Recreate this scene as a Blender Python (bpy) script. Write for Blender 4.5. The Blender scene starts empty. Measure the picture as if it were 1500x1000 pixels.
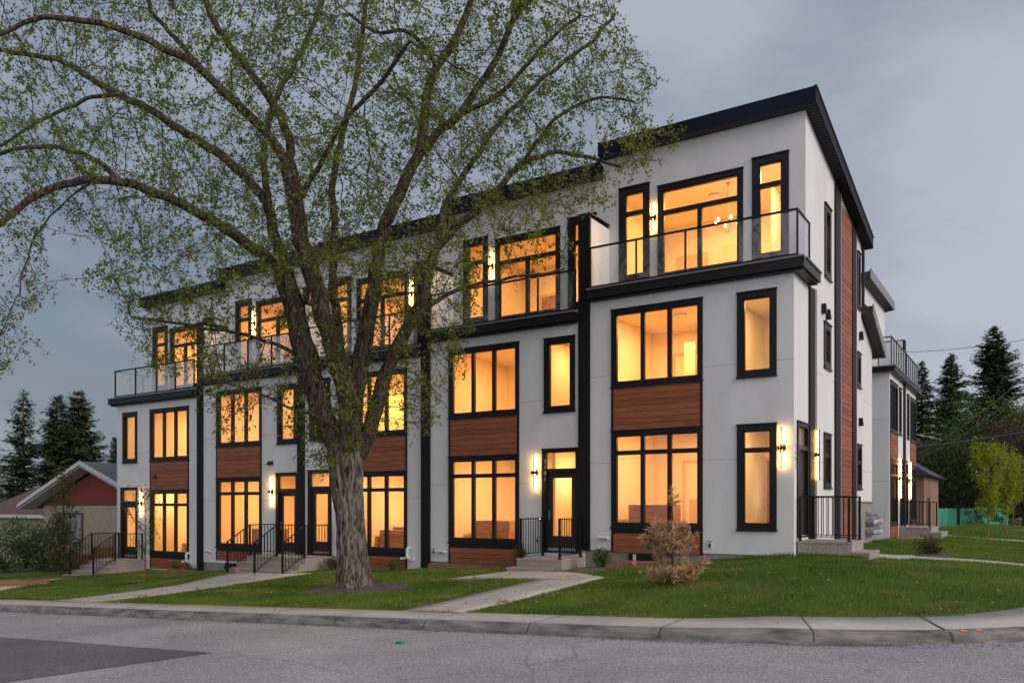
import bpy, math, random, bisect
import numpy as np
from mathutils import Vector, Matrix, kdtree, noise as mnoise

scn = bpy.context.scene
COL = scn.collection
R = math.radians

# ------------------------------------------------------------------ camera
FPX, CX, HY = 1197.0, 750.0, 740.0          # focal length / principal column / horizon row of a 1500 px wide frame
TH = math.atan2(770, 1197)
FW = (-math.sin(TH), math.cos(TH)); RT = (math.cos(TH), math.sin(TH))
_u0 = (1163 - CX) / FPX
PX = -18.4 * (FW[0] + _u0 * RT[0]); PY = -18.4 * (FW[1] + _u0 * RT[1])
cam = bpy.data.cameras.new('camera')
cam.sensor_width = 36.0
cam.lens = 36.0 * FPX / 1500.0
cam.shift_y = (HY - 500.0) / 1500.0
cam.clip_end = 2000
camo = bpy.data.objects.new('camera', cam)
camo.location = (PX, PY, 0)
camo.rotation_euler = (R(90), 0, TH)
COL.objects.link(camo)
scn.camera = camo

# ------------------------------------------------------------------ sky and light
scn.view_settings.view_transform = 'Standard'
scn.view_settings.look = 'None'
scn.view_settings.exposure = 1.08
scn.view_settings.gamma = 1.0
scn.cycles.use_denoising = True
scn.cycles.max_bounces = 8
scn.cycles.transparent_max_bounces = 24
SUN_EL, SUN_AZ = R(9), R(100)                # azimuth clockwise from +Y
world = bpy.data.worlds.new('World'); scn.world = world
world.use_nodes = True
nt = world.node_tree; nt.nodes.clear()
def N(t, typ, **kw):
    n = t.nodes.new(typ)
    for k, v in kw.items(): setattr(n, k, v)
    return n
out = N(nt, 'ShaderNodeOutputWorld')
sky = N(nt, 'ShaderNodeTexSky', sky_type='NISHITA', sun_disc=False, sun_elevation=SUN_EL, sun_rotation=SUN_AZ)
sky.air_density = 1.5; sky.dust_density = 2.0; sky.ozone_density = 2.0
bg1 = N(nt, 'ShaderNodeBackground'); bg1.inputs['Strength'].default_value = 0.05
bg2 = N(nt, 'ShaderNodeBackground'); bg2.inputs['Strength'].default_value = 1.0
mixs = N(nt, 'ShaderNodeMixShader')
tc = N(nt, 'ShaderNodeTexCoord')
mp = N(nt, 'ShaderNodeMapping'); mp.inputs['Scale'].default_value = (1.0, 1.0, 2.4); mp.inputs['Rotation'].default_value = (0.0, R(14), R(20))
n1 = N(nt, 'ShaderNodeTexNoise'); n1.inputs['Scale'].default_value = 1.5; n1.inputs['Detail'].default_value = 7; n1.inputs['Roughness'].default_value = 0.5
n2 = N(nt, 'ShaderNodeTexNoise'); n2.inputs['Scale'].default_value = 1.0; n2.inputs['Detail'].default_value = 3
cr = N(nt, 'ShaderNodeValToRGB')             # cloud colour, blue-grey to pinkish grey
cr.color_ramp.elements[0].position = 0.41; cr.color_ramp.elements[0].color = (0.124, 0.145, 0.176, 1)
cr.color_ramp.elements[1].position = 0.60; cr.color_ramp.elements[1].color = (0.292, 0.288, 0.298, 1)
cf = N(nt, 'ShaderNodeMapRange'); cf.inputs['From Min'].default_value = 0.3; cf.inputs['From Max'].default_value = 0.65
cf.inputs['To Min'].default_value = 0.78; cf.inputs['To Max'].default_value = 0.97
# unseen overcast brightened and warmed behind the camera, towards sunset, to light the facade
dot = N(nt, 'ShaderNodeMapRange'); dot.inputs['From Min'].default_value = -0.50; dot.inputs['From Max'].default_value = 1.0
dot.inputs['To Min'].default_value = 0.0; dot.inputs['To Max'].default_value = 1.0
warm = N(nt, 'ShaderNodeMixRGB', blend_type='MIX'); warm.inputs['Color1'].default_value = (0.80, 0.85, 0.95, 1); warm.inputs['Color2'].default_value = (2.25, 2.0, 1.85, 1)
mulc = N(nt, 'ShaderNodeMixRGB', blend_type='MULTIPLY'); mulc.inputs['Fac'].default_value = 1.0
L = nt.links.new
L(tc.outputs['Generated'], mp.inputs['Vector']); L(mp.outputs['Vector'], n1.inputs['Vector']); L(mp.outputs['Vector'], n2.inputs['Vector'])
L(n1.outputs['Fac'], cr.inputs['Fac']); L(n2.outputs['Fac'], cf.inputs['Value'])
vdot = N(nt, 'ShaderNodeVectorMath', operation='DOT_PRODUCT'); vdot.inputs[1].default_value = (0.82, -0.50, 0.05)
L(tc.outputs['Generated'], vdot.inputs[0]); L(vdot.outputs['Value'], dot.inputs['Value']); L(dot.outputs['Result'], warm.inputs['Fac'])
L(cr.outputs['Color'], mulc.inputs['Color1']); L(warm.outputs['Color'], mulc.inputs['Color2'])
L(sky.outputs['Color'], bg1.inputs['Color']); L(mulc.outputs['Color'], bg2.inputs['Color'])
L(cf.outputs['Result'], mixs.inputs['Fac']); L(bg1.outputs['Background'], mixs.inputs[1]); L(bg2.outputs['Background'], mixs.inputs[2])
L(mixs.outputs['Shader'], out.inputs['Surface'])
sun = bpy.data.lights.new('sun', 'SUN'); sun.energy = 0.8; sun.angle = R(25); sun.color = (1.0, 0.86, 0.76)
suno = bpy.data.objects.new('sun', sun)
_sd = Vector((math.sin(SUN_AZ) * math.cos(R(24)), math.cos(SUN_AZ) * math.cos(R(24)), math.sin(R(24))))
suno.rotation_euler = _sd.to_track_quat('Z', 'Y').to_euler(); suno.location = (30, -10, 30)
COL.objects.link(suno)

# ------------------------------------------------------------------ materials
MATS = {}
def pmat(name, col, rough=0.7, metal=0.0, var=0.0, vscale=3.0, vstretch=(1, 1, 1), bump=0.0, bscale=40.0, bstretch=(1, 1, 1), col2=None, spec=0.5, rand=0.0, detail=6.0, bdist=0.01):
    m = bpy.data.materials.new(name); m.use_nodes = True
    t = m.node_tree; b = t.nodes['Principled BSDF']
    b.inputs['Roughness'].default_value = rough; b.inputs['Metallic'].default_value = metal
    b.inputs['Specular IOR Level'].default_value = spec
    b.inputs['Base Color'].default_value = (*col, 1)
    l = t.links.new
    tc = N(t, 'ShaderNodeTexCoord')
    src = None
    if var > 0 or col2:
        mp = N(t, 'ShaderNodeMapping'); mp.inputs['Scale'].default_value = vstretch
        nz = N(t, 'ShaderNodeTexNoise'); nz.inputs['Scale'].default_value = vscale; nz.inputs['Detail'].default_value = detail; nz.inputs['Roughness'].default_value = 0.6
        rp = N(t, 'ShaderNodeValToRGB')
        c2 = col2 or tuple(min(1, c * (1 + var)) for c in col); c1 = tuple(c * (1 - var) for c in col) if not col2 else col
        rp.color_ramp.elements[0].position = 0.32; rp.color_ramp.elements[0].color = (*c1, 1)
        rp.color_ramp.elements[1].position = 0.68; rp.color_ramp.elements[1].color = (*c2, 1)
        l(tc.outputs['Object'], mp.inputs['Vector']); l(mp.outputs['Vector'], nz.inputs['Vector']); l(nz.outputs['Fac'], rp.inputs['Fac'])
        src = rp.outputs['Color']
    if rand > 0:
        g = N(t, 'ShaderNodeNewGeometry'); mr = N(t, 'ShaderNodeMapRange'); mr.inputs['To Min'].default_value = 1 - rand; mr.inputs['To Max'].default_value = 1 + rand
        mm = N(t, 'ShaderNodeVectorMath', operation='SCALE')
        l(g.outputs['Random Per Island'], mr.inputs['Value']); l(mr.outputs['Result'], mm.inputs['Scale'])
        if src: l(src, mm.inputs[0])
        else: mm.inputs[0].default_value = col
        src = mm.outputs[0]
    if src: l(src, b.inputs['Base Color'])
    if bump > 0:
        mp = N(t, 'ShaderNodeMapping'); mp.inputs['Scale'].default_value = bstretch
        nz = N(t, 'ShaderNodeTexNoise'); nz.inputs['Scale'].default_value = bscale; nz.inputs['Detail'].default_value = 4
        bp = N(t, 'ShaderNodeBump'); bp.inputs['Strength'].default_value = bump; bp.inputs['Distance'].default_value = bdist
        l(tc.outputs['Object'], mp.inputs['Vector']); l(mp.outputs['Vector'], nz.inputs['Vector']); l(nz.outputs['Fac'], bp.inputs['Height']); l(bp.outputs['Normal'], b.inputs['Normal'])
    MATS[name] = m
    return m
def foliage(name, col, col2, vscale=1.2, trans=0.35, rand=0.3):
    m = pmat(name, col, rough=0.55, col2=col2, vscale=vscale, rand=rand, spec=0.25)
    t = m.node_tree; b = t.nodes['Principled BSDF']; o = t.nodes['Material Output']
    tr = N(t, 'ShaderNodeBsdfTranslucent'); mx = N(t, 'ShaderNodeMixShader'); mx.inputs['Fac'].default_value = trans
    src = b.inputs['Base Color'].links[0].from_socket
    br = N(t, 'ShaderNodeMixRGB', blend_type='MULTIPLY'); br.inputs['Fac'].default_value = 1; br.inputs['Color2'].default_value = (1.35, 1.25, 0.7, 1)
    t.links.new(src, br.inputs['Color1']); t.links.new(br.outputs['Color'], tr.inputs['Color'])
    t.links.new(b.outputs['BSDF'], mx.inputs[1]); t.links.new(tr.outputs['BSDF'], mx.inputs[2]); t.links.new(mx.outputs['Shader'], o.inputs['Surface'])
    return m
def emis(name, col, s):
    m = bpy.data.materials.new(name); m.use_nodes = True; t = m.node_tree
    b = t.nodes['Principled BSDF']; b.inputs['Base Color'].default_value = (*col, 1)
    b.inputs['Emission Color'].default_value = (*col, 1); b.inputs['Emission Strength'].default_value = s
    MATS[name] = m; return m
def glass(name, refl=0.07, tint=(1, 1, 1), haze=0.0):
    m = bpy.data.materials.new(name); m.use_nodes = True; t = m.node_tree
    t.nodes.remove(t.nodes['Principled BSDF']); o = t.nodes['Material Output']
    tr = N(t, 'ShaderNodeBsdfTransparent'); tr.inputs['Color'].default_value = (*tint, 1)
    gl = N(t, 'ShaderNodeBsdfGlossy'); gl.inputs['Roughness'].default_value = 0.02; gl.inputs['Color'].default_value = (1, 1, 1, 1)
    lw = N(t, 'ShaderNodeLayerWeight'); lw.inputs['Blend'].default_value = 0.25
    mr = N(t, 'ShaderNodeMapRange'); mr.inputs['To Min'].default_value = refl; mr.inputs['To Max'].default_value = 0.8
    mx = N(t, 'ShaderNodeMixShader')
    # slightly wavy panes
    nz = N(t, 'ShaderNodeTexNoise'); nz.inputs['Scale'].default_value = 2.5
    bp = N(t, 'ShaderNodeBump'); bp.inputs['Strength'].default_value = 0.05
    t.links.new(nz.outputs['Fac'], bp.inputs['Height']); t.links.new(bp.outputs['Normal'], gl.inputs['Normal'])
    t.links.new(lw.outputs['Fresnel'], mr.inputs['Value']); t.links.new(mr.outputs['Result'], mx.inputs['Fac'])
    t.links.new(tr.outputs['BSDF'], mx.inputs[1]); t.links.new(gl.outputs['BSDF'], mx.inputs[2])
    last = mx
    if haze > 0:
        df = N(t, 'ShaderNodeBsdfDiffuse'); df.inputs['Color'].default_value = (0.8, 0.8, 0.85, 1)
        m2 = N(t, 'ShaderNodeMixShader'); m2.inputs['Fac'].default_value = haze
        t.links.new(mx.outputs['Shader'], m2.inputs[1]); t.links.new(df.outputs['BSDF'], m2.inputs[2]); last = m2
    t.links.new(last.outputs['Shader'], o.inputs['Surface'])
    MATS[name] = m; return m

STUCCO = pmat('stucco', (0.655, 0.685, 0.715), 0.9, var=0.06, vscale=1.6, vstretch=(1, 1, .3), bump=0.5, bscale=110, spec=0.2, bdist=0.006)
JOINT = pmat('joint_bead', (0.34, 0.35, 0.37), 0.9)  # dark grey strip along the stucco control joints
BLACK = pmat('black_metal_trim', (0.006, 0.006, 0.008), 0.45, var=0.25, vscale=2, spec=0.3)
BOARD = pmat('black_painted_board', (0.007, 0.007, 0.009), 0.6, spec=0.25, bump=0.25, bscale=30, bstretch=(6, 6, 0.4), var=0.2)
NAVY = pmat('dark_navy_fascia', (0.005, 0.008, 0.020), 0.6, spec=0.15, var=0.2, vscale=1)
SOFFIT = pmat('dark_soffit', (0.025, 0.024, 0.026), 0.6)
GREYTRIM = pmat('grey_drip_edge', (0.16, 0.16, 0.18), 0.45)
TAUPE = pmat('taupe_corner_trim', (0.20, 0.17, 0.16), 0.5)
WOOD = pmat('red_brown_cladding', (0.17, 0.053, 0.026), 0.6, col2=(0.34, 0.118, 0.056), vscale=2.2, vstretch=(0.7, 0.7, 14), bump=0.2, bscale=14, bstretch=(0.6, 0.6, 10), rand=0.2, spec=0.3)
CONC = pmat('foundation_concrete', (0.25, 0.25, 0.25), 0.9, var=0.18, vscale=2.5, bump=0.3, bscale=50)
STEPC = pmat('exposed_aggregate_concrete', (0.21, 0.19, 0.18), 0.9, col2=(0.42, 0.385, 0.36), vscale=46, detail=2, bump=0.6, bscale=90, bdist=0.006)
ROOF = pmat('roof_membrane', (0.05, 0.05, 0.055), 0.85, var=0.2)
WINDOW_GLASS = glass('window_glass', 0.05)
RAIL_GLASS = glass('rail_glass', 0.03, (0.97, 0.98, 0.98), 0.02)
CREAM = pmat('cream_interior_paint', (0.86, 0.74, 0.50), 0.85, var=0.03, vscale=0.8)
TAN = pmat('tan_interior_paint', (0.68, 0.50, 0.27), 0.8, var=0.05, vscale=0.8)
FLOORW = pmat('oak_floor', (0.40, 0.24, 0.12), 0.5, var=0.3, vscale=2, vstretch=(1, 8, 1))
CABWOOD = pmat('walnut_cabinet', (0.30, 0.17, 0.09), 0.5, var=0.3, vscale=3, vstretch=(1, 1, 6))
WHITEP = pmat('white_plastic', (0.62, 0.64, 0.66), 0.5, var=0.08)
GREYP = pmat('grey_box', (0.2, 0.21, 0.22), 0.5)
LAMPON = emis('sconce_tube', (1.0, 0.50, 0.13), 40.0)
BULB = emis('warm_bulb', (1.0, 0.78, 0.42), 22.0)
BRASS = pmat('brass', (0.55, 0.36, 0.14), 0.35, metal=0.9)
DOORM = pmat('dark_stained_door', (0.022, 0.013, 0.010), 0.45, var=0.3, vscale=2, vstretch=(5, 5, 0.6))
NUMB = pmat('house_number_metal', (0.45, 0.42, 0.40), 0.45, metal=0.3)
MULCH = pmat('dark_gravel', (0.035, 0.035, 0.042), 0.9, col2=(0.13, 0.13, 0.145), vscale=38, detail=2, bump=0.9, bscale=45, bdist=0.03)
TIMBER = pmat('landscape_timber', (0.26, 0.14, 0.075), 0.85, var=0.3, vscale=4, vstretch=(0.5, 0.5, 6), bump=0.3, bscale=20)

# ------------------------------------------------------------------ mesh helpers
class MB:
    """collects shapes (u along the wall, w outward, z up) and links them as one mesh"""
    def __init__(s, T=None): s.v = []; s.f = []; s.m = []; s.T = T or (lambda u, w, z: (u, w, z))
    def quad(s, a, b, c, d, mi=0):
        n = len(s.v); s.v += [s.T(*p) for p in (a, b, c, d)]; s.f.append((n, n + 1, n + 2, n + 3)); s.m.append(mi)
    def box(s, u0, u1, w0, w1, z0, z1, mi=0):
        n = len(s.v)
        s.v += [s.T(u, w, z) for z in (z0, z1) for w in (w0, w1) for u in (u0, u1)]
        for f in ((0, 1, 3, 2), (4, 6, 7, 5), (0, 4, 5, 1), (2, 3, 7, 6), (0, 2, 6, 4), (1, 5, 7, 3)):
            s.f.append(tuple(n + i for i in f)); s.m.append(mi)
        return s
    def prism(s, pts, h0, h1, mi=0, axis='z'):
        """closed outline pts (list of 2-tuples) extruded; axis says which coordinate is the extrusion"""
        n = len(s.v); k = len(pts)
        for h in (h0, h1):
            for a, b in pts:
                p = (a, b, h) if axis == 'z' else ((h, a, b) if axis == 'u' else (a, h, b))
                s.v.append(s.T(*p))
        s.f.append(tuple(range(n, n + k))[::-1]); s.m.append(mi)
        s.f.append(tuple(range(n + k, n + 2 * k))); s.m.append(mi)
        for i in range(k):
            j = (i + 1) % k; s.f.append((n + i, n + j, n + k + j, n + k + i)); s.m.append(mi)
        return s
    def tube(s, pts, rad, k=8, mi=0, cap=True):
        pts = [Vector(p) for p in pts]; rr = rad if isinstance(rad, (list, tuple)) else [rad] * len(pts)
        n = len(s.v); ref = None
        for i, p in enumerate(pts):
            d = (pts[min(i + 1, len(pts) - 1)] - pts[max(i - 1, 0)]).normalized()
            if ref is None: ref = d.orthogonal().normalized()
            ref = (ref - d * ref.dot(d)); ref = ref.normalized() if ref.length > 1e-6 else d.orthogonal().normalized()
            b = d.cross(ref)
            for j in range(k):
                a = 2 * math.pi * j / k; q = p + (ref * math.cos(a) + b * math.sin(a)) * rr[i]
                s.v.append(s.T(*q))
        for i in range(len(pts) - 1):
            for j in range(k):
                j2 = (j + 1) % k
                s.f.append((n + i * k + j, n + i * k + j2, n + (i + 1) * k + j2, n + (i + 1) * k + j)); s.m.append(mi)
        if cap:
            s.f.append(tuple(n + j for j in range(k))[::-1]); s.m.append(mi)
            e = n + (len(pts) - 1) * k; s.f.append(tuple(e + j for j in range(k))); s.m.append(mi)
        return s
    def build(s, name, mats, parent=None, smooth=False, **props):
        me = bpy.data.meshes.new(name); me.from_pydata([tuple(v) for v in s.v], [], s.f)
        for m in (mats if isinstance(mats, (list, tuple)) else [mats]): me.materials.append(m)
        me.polygons.foreach_set('material_index', s.m)
        if smooth: me.polygons.foreach_set('use_smooth', [True] * len(me.polygons))
        me.update()
        o = bpy.data.objects.new(name, me); COL.objects.link(o)
        if parent: o.parent = parent
        for k, v in props.items(): o[k] = v
        return o
def npmesh(name, V, F, mats, parent=None, smooth=False, mi=None, **props):
    """V (n,3) array, F (m,k) array of constant-size faces"""
    V = np.asarray(V, dtype=np.float32); F = np.asarray(F, dtype=np.int32)
    me = bpy.data.meshes.new(name); m, k = F.shape
    me.vertices.add(len(V)); me.vertices.foreach_set('co', V.ravel())
    me.loops.add(m * k); me.loops.foreach_set('vertex_index', F.ravel())
    me.polygons.add(m); me.polygons.foreach_set('loop_start', np.arange(0, m * k, k, dtype=np.int32))
    for mm in (mats if isinstance(mats, (list, tuple)) else [mats]): me.materials.append(mm)
    if mi is not None: me.polygons.foreach_set('material_index', np.asarray(mi, dtype=np.int32))
    if smooth: me.polygons.foreach_set('use_smooth', np.ones(m, dtype=bool))
    me.update(calc_edges=True); me.validate()
    o = bpy.data.objects.new(name, me); COL.objects.link(o)
    if parent: o.parent = parent
    for kk, v in props.items(): o[kk] = v
    return o
def thing(name, label, cat, loc=(0, 0, 0), rz=0, group=None):
    o = bpy.data.objects.new(name, None); COL.objects.link(o); o.location = loc; o.rotation_euler = (0, 0, rz)
    o.empty_display_size = 0.3
    o['label'] = label; o['category'] = cat
    if group: o['group'] = group
    return o
def tag(o, label, cat, group=None):
    o['label'] = label; o['category'] = cat
    if group: o['group'] = group
    return o
def copy_tree(o, parent=None):
    c = o.copy(); COL.objects.link(c); c.parent = parent
    for ch in list(o.children): copy_tree(ch, c)
    return c
def front(u, w, z): return (u, -w, z)         # wall facing -Y
def side(u, w, z): return (w, u, z)           # wall facing +X, u runs along +Y

# ------------------------------------------------------------------ terrain
FT = [(-90, -5.5), (-60, -4.0), (-45, -3.3), (-37, -3.05), (-31, -2.85), (-26, -2.6), (-21, -2.42), (-17.7, -2.12), (-15.8, -2.05), (-11.5, -1.95), (-9.7, -1.8),
      (-7.3, -1.7), (-5.1, -1.6), (-2, -1.38), (0, -1.15), (2, -1.2), (4.4, -1.35), (8, -1.5), (90, -1.6)]
_fx = np.array([a for a, b in FT]); _fz = np.array([b for a, b in FT])
def swz(x): return -1.55 + 0.048 * np.minimum(x, 2.0)
def roadz(x): return -1.69 + 0.048 * np.minimum(x, 2.0)
def lawnz(x, y):
    x = np.asarray(x, float); y = np.asarray(y, float)
    f = np.interp(x, _fx, _fz); v = np.clip(-y / 8.5, 0, 1); v = v * v * (3 - 2 * v)
    return np.where(y > 0, f - 0.006 * y, f + (swz(x) - 0.01 - f) * v)
def G(x, y): return float(lawnz(x, y))
def kd(x, y):                                  # distance inside the kerb line (positive on the block)
    x = np.asarray(x, float); y = np.asarray(y, float)
    arc = 5.5 - np.hypot(x - 0.3, y + 4.0)
    return np.where(x < 0.3, y + 9.5, np.where(y > -4.0, 5.8 - x, arc))
def walkw(x, y):                               # sidewalk width incl. kerb
    t = np.clip((np.asarray(x, float) - 0.8) / 2.0, 0, 1); return 0.97 + 0.2 * t * t * (3 - 2 * t)

def asphalt(name, c1, c2, sc):
    m = pmat(name, c1, 0.9, bump=0.5, bscale=70, bdist=0.008)
    t = m.node_tree; b = t.nodes['Principled BSDF']; l = t.links.new
    tc = N(t, 'ShaderNodeTexCoord')
    a = N(t, 'ShaderNodeTexVoronoi'); a.inputs['Scale'].default_value = sc
    n = N(t, 'ShaderNodeTexNoise'); n.inputs['Scale'].default_value = 0.5; n.inputs['Detail'].default_value = 8; n.inputs['Roughness'].default_value = 0.65
    r1 = N(t, 'ShaderNodeValToRGB'); r1.color_ramp.elements[0].color = (*[c * 0.72 for c in c1], 1); r1.color_ramp.elements[1].color = (*c2, 1)
    r1.color_ramp.elements[0].position = 0.1; r1.color_ramp.elements[1].position = 0.9
    r2 = N(t, 'ShaderNodeValToRGB'); r2.color_ramp.elements[0].color = (0.78, 0.77, 0.78, 1); r2.color_ramp.elements[1].color = (1.14, 1.13, 1.12, 1)
    r2.color_ramp.elements[0].position = 0.35; r2.color_ramp.elements[1].position = 0.65
    mx = N(t, 'ShaderNodeMixRGB', blend_type='MULTIPLY'); mx.inputs['Fac'].default_value = 1
    # hairline cracks
    mpn = N(t, 'ShaderNodeTexNoise'); mpn.inputs['Scale'].default_value = 1.1; mpn.inputs['Detail'].default_value = 4
    ad = N(t, 'ShaderNodeMixRGB', blend_type='ADD'); ad.inputs['Fac'].default_value = 0.55
    vc = N(t, 'ShaderNodeTexVoronoi', feature='DISTANCE_TO_EDGE'); vc.inputs['Scale'].default_value = 0.32
    rc = N(t, 'ShaderNodeValToRGB'); rc.color_ramp.elements[0].color = (0.45, 0.44, 0.44, 1); rc.color_ramp.elements[1].color = (1, 1, 1, 1)
    rc.color_ramp.elements[0].position = 0.0; rc.color_ramp.elements[1].position = 0.006
    mx2 = N(t, 'ShaderNodeMixRGB', blend_type='MULTIPLY'); mx2.inputs['Fac'].default_value = 0.65
    l(tc.outputs['Object'], a.inputs['Vector']); l(tc.outputs['Object'], n.inputs['Vector']); l(tc.outputs['Object'], mpn.inputs['Vector'])
    l(tc.outputs['Object'], ad.inputs['Color1']); l(mpn.outputs['Color'], ad.inputs['Color2']); l(ad.outputs['Color'], vc.inputs['Vector'])
    l(a.outputs['Color'], r1.inputs['Fac']); l(n.outputs['Fac'], r2.inputs['Fac'])
    l(r1.outputs['Color'], mx.inputs['Color1']); l(r2.outputs['Color'], mx.inputs['Color2'])
    l(vc.outputs['Distance'], rc.inputs['Fac']); l(mx.outputs['Color'], mx2.inputs['Color1']); l(rc.outputs['Color'], mx2.inputs['Color2'])
    l(mx2.outputs['Color'], b.inputs['Base Color'])
    return m
ASPH = asphalt('old_asphalt', (0.225, 0.238, 0.26), (0.42, 0.435, 0.46), 60)
PATCH = asphalt('new_asphalt', (0.085, 0.09, 0.10), (0.16, 0.165, 0.18), 55)
WALK = pmat('pavement_concrete', (0.33, 0.33, 0.32), 0.9, col2=(0.46, 0.455, 0.44), vscale=1.1, bump=0.25, bscale=120)
KERBM = pmat('dirty_kerb_concrete', (0.065, 0.065, 0.065), 0.9, col2=(0.25, 0.25, 0.245), vscale=2.2, vstretch=(1, 1, 5), bump=0.4, bscale=50)
GRASSG = pmat('turf_soil', (0.030, 0.066, 0.012), 0.95, col2=(0.075, 0.110, 0.028), vscale=1.3, bump=0.5, bscale=60)

# ground sheet
def axis_vals(segs):
    o = []
    for a, b, n in segs: o += list(np.linspace(a, b, n, endpoint=False))
    return np.array(o + [segs[-1][1]])
gx = axis_vals([(-500, -90, 8), (-90, -34, 30), (-34, 8, 260), (8, 60, 20), (60, 500, 8)])
gy = axis_vals([(-300, -40, 8), (-40, -10.5, 12), (-10.5, 1, 76), (1, 50, 50), (50, 600, 12)])
XX, YY = np.meshgrid(gx, gy)
ZZ = lawnz(XX, YY)
d = kd(XX, YY); w = walkw(XX, YY)
low = np.clip((w - 0.12 - d) / 0.15, 0, 1)
ZZ = ZZ * (1 - low) + (roadz(XX) - 0.25) * low
ZZ = ZZ + 0.018 * np.sin(XX * 1.7 + YY * 0.6) * (low < 0.01) * (XX > -34)
nxg, nyg = len(gx), len(gy)
Vg = np.stack([XX.ravel(), YY.ravel(), ZZ.ravel()], 1)
ii, jj = np.meshgrid(np.arange(nxg - 1), np.arange(nyg - 1)); a = (jj * nxg + ii).ravel()
npmesh('ground', Vg, np.stack([a, a + 1, a + 1 + nxg, a + nxg], 1), GRASSG, smooth=True, kind='structure')
# road sheet
rx = axis_vals([(-300, -30, 10), (-30, 2, 20), (2, 3, 2), (3, 300, 6)])
rv = []; rf = []
for x in rx: rv += [(x, -60, float(roadz(x))), (x, -9.35, float(roadz(x)))]
n = len(rv)
for i in range(len(rx) - 1): rf.append((2 * i, 2 * i + 2, 2 * i + 3, 2 * i + 1))
rv += [(0.3, -9.35, float(roadz(0.3)) - .0), (300, -9.35, float(roadz(9))), (300, -4, float(roadz(9))), (0.3, -4, float(roadz(9)) - .06)]
rv += [(5.7, -9.35, roadz(9)), (60, -9.35, roadz(9)), (60, 300, roadz(9) - .3), (5.7, 300, roadz(9) - .3)]
npmesh('road', rv[:n] + [(1.9, -9.352, float(roadz(9))), (15, -9.352, float(roadz(9))), (15, 200, float(roadz(9)) - .1), (5.6, 200, float(roadz(9)) - .1), (5.6, -4, float(roadz(9))), (4.4, -6.9, float(roadz(9)))],
       rf, ASPH, kind='structure')
# widen the carriageway into the side street
sv = [(1.2, -9.352), (40, -9.352), (40, 200), (5.6, 200), (5.6, -4.2), (4.9, -6.6), (3.4, -8.2)]
m = MB(); k = len(sv)
for x, y in sv: m.v.append((x, y, float(roadz(x))))
m.f.append(tuple(range(k))); m.m.append(0)
m.build('side_road', ASPH, kind='structure')
# kerb line samples
def kerbline(step=0.2):
    P = [(x, -9.5, 0.0, 1.0) for x in np.arange(-120, 0.3, step * 3)]
    for a in np.arange(0, math.pi / 2, step / 5.5): P.append((0.3 + 5.5 * math.sin(a), -4 - 5.5 * math.cos(a), -math.sin(a), math.cos(a)))
    P += [(5.8, y, -1.0, 0.0) for y in np.arange(-4, 60, step * 4)]
    return P
KL = kerbline()
def sweep(name, prof, mat, kind='structure'):
    V = []; F = []; k = len(prof(0, 0))
    for (x, y, nx, ny) in KL:
        for dd, dz in prof(x, y): V.append((x + nx * dd, y + ny * dd, float(roadz(x)) + dz))
    for i in range(len(KL) - 1):
        for j in range(k - 1): F.append((i * k + j, (i + 1) * k + j, (i + 1) * k + j + 1, i * k + j + 1))
    return npmesh(name, V, F, mat, kind=kind)
sweep('kerb', lambda x, y: [(0.0, -0.04), (0.0, 0.01), (0.02, 0.055), (0.045, 0.105), (0.08, 0.128), (0.13, 0.137), (0.19, 0.139), (0.19, 0.0)], KERBM)
sweep('sidewalk', lambda x, y: [(0.195, 0.02), (0.195, 0.1405), (float(walkw(x, y)) - 0.0, 0.157), (float(walkw(x, y)), 0.02)], WALK)
# joints in the sidewalk and kerb
m = MB()
def joint(x, y, nx, ny, w, skew=0.0, wd=0.012):
    tx, ty = ny, -nx
    pts = []
    for dd, dz in ((-0.004, 0.02), (0.02, 0.06), (0.05, 0.112), (0.1, 0.137), (0.19, 0.143), (w, 0.160)):
        s = skew * max(0, dd - 0.19)
        for sg in (-1, 1): pts.append((x + nx * dd + tx * (s + sg * wd), y + ny * dd + ty * (s + sg * wd), float(roadz(x)) + dz + 0.004))
    nn = len(m.v); m.v += pts
    for i in range(5): m.f.append((nn + 2 * i, nn + 2 * i + 1, nn + 2 * i + 3, nn + 2 * i + 2)); m.m.append(0)
acc = 0; last = None
for (x, y, nx, ny) in KL:
    if last is not None: acc += math.hypot(x - last[0], y - last[1])
    last = (x, y)
    if acc > 1.75 and -34 < x < 3.0: joint(x, y, nx, ny, float(walkw(x, y)), 0.05, 0.007); acc = 0
x, y, nx, ny = min(KL, key=lambda q: (q[0] - 3.85) ** 2 + (q[1] + 8.2) ** 2)
joint(x, y, nx, ny, 1.32, 0.35, 0.016)
m.build('pavement_joints', pmat('joint_dirt', (0.05, 0.05, 0.045), 0.95), kind='structure')
# debris in the gutter: one strip of grit
rng = np.random.default_rng(5)
V = []; F = []
for q in range(5200):
    x, y, nx, ny = KL[rng.integers(int(len(KL) * 0.45), len(KL) - 60)]
    x += rng.uniform(-.35, .35); dd = -abs(rng.normal(0, 0.11)) - 0.005; s = rng.uniform(0.004, 0.012)
    cx_, cy_ = x + nx * dd, y + ny * dd; z = float(roadz(cx_)); n = len(V)
    an = rng.uniform(0, 6.3)
    for i in range(3): V.append((cx_ + s * math.cos(an + 2.1 * i), cy_ + s * math.sin(an + 2.1 * i), z + 0.002))
    V.append((cx_, cy_, z + s))
    F += [(n, n + 1, n + 3), (n + 1, n + 2, n + 3), (n + 2, n, n + 3)]
npmesh('gutter_grit', V, F, pmat('grit', (0.13, 0.095, 0.07), 0.9, rand=0.6), kind='stuff')
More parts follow.
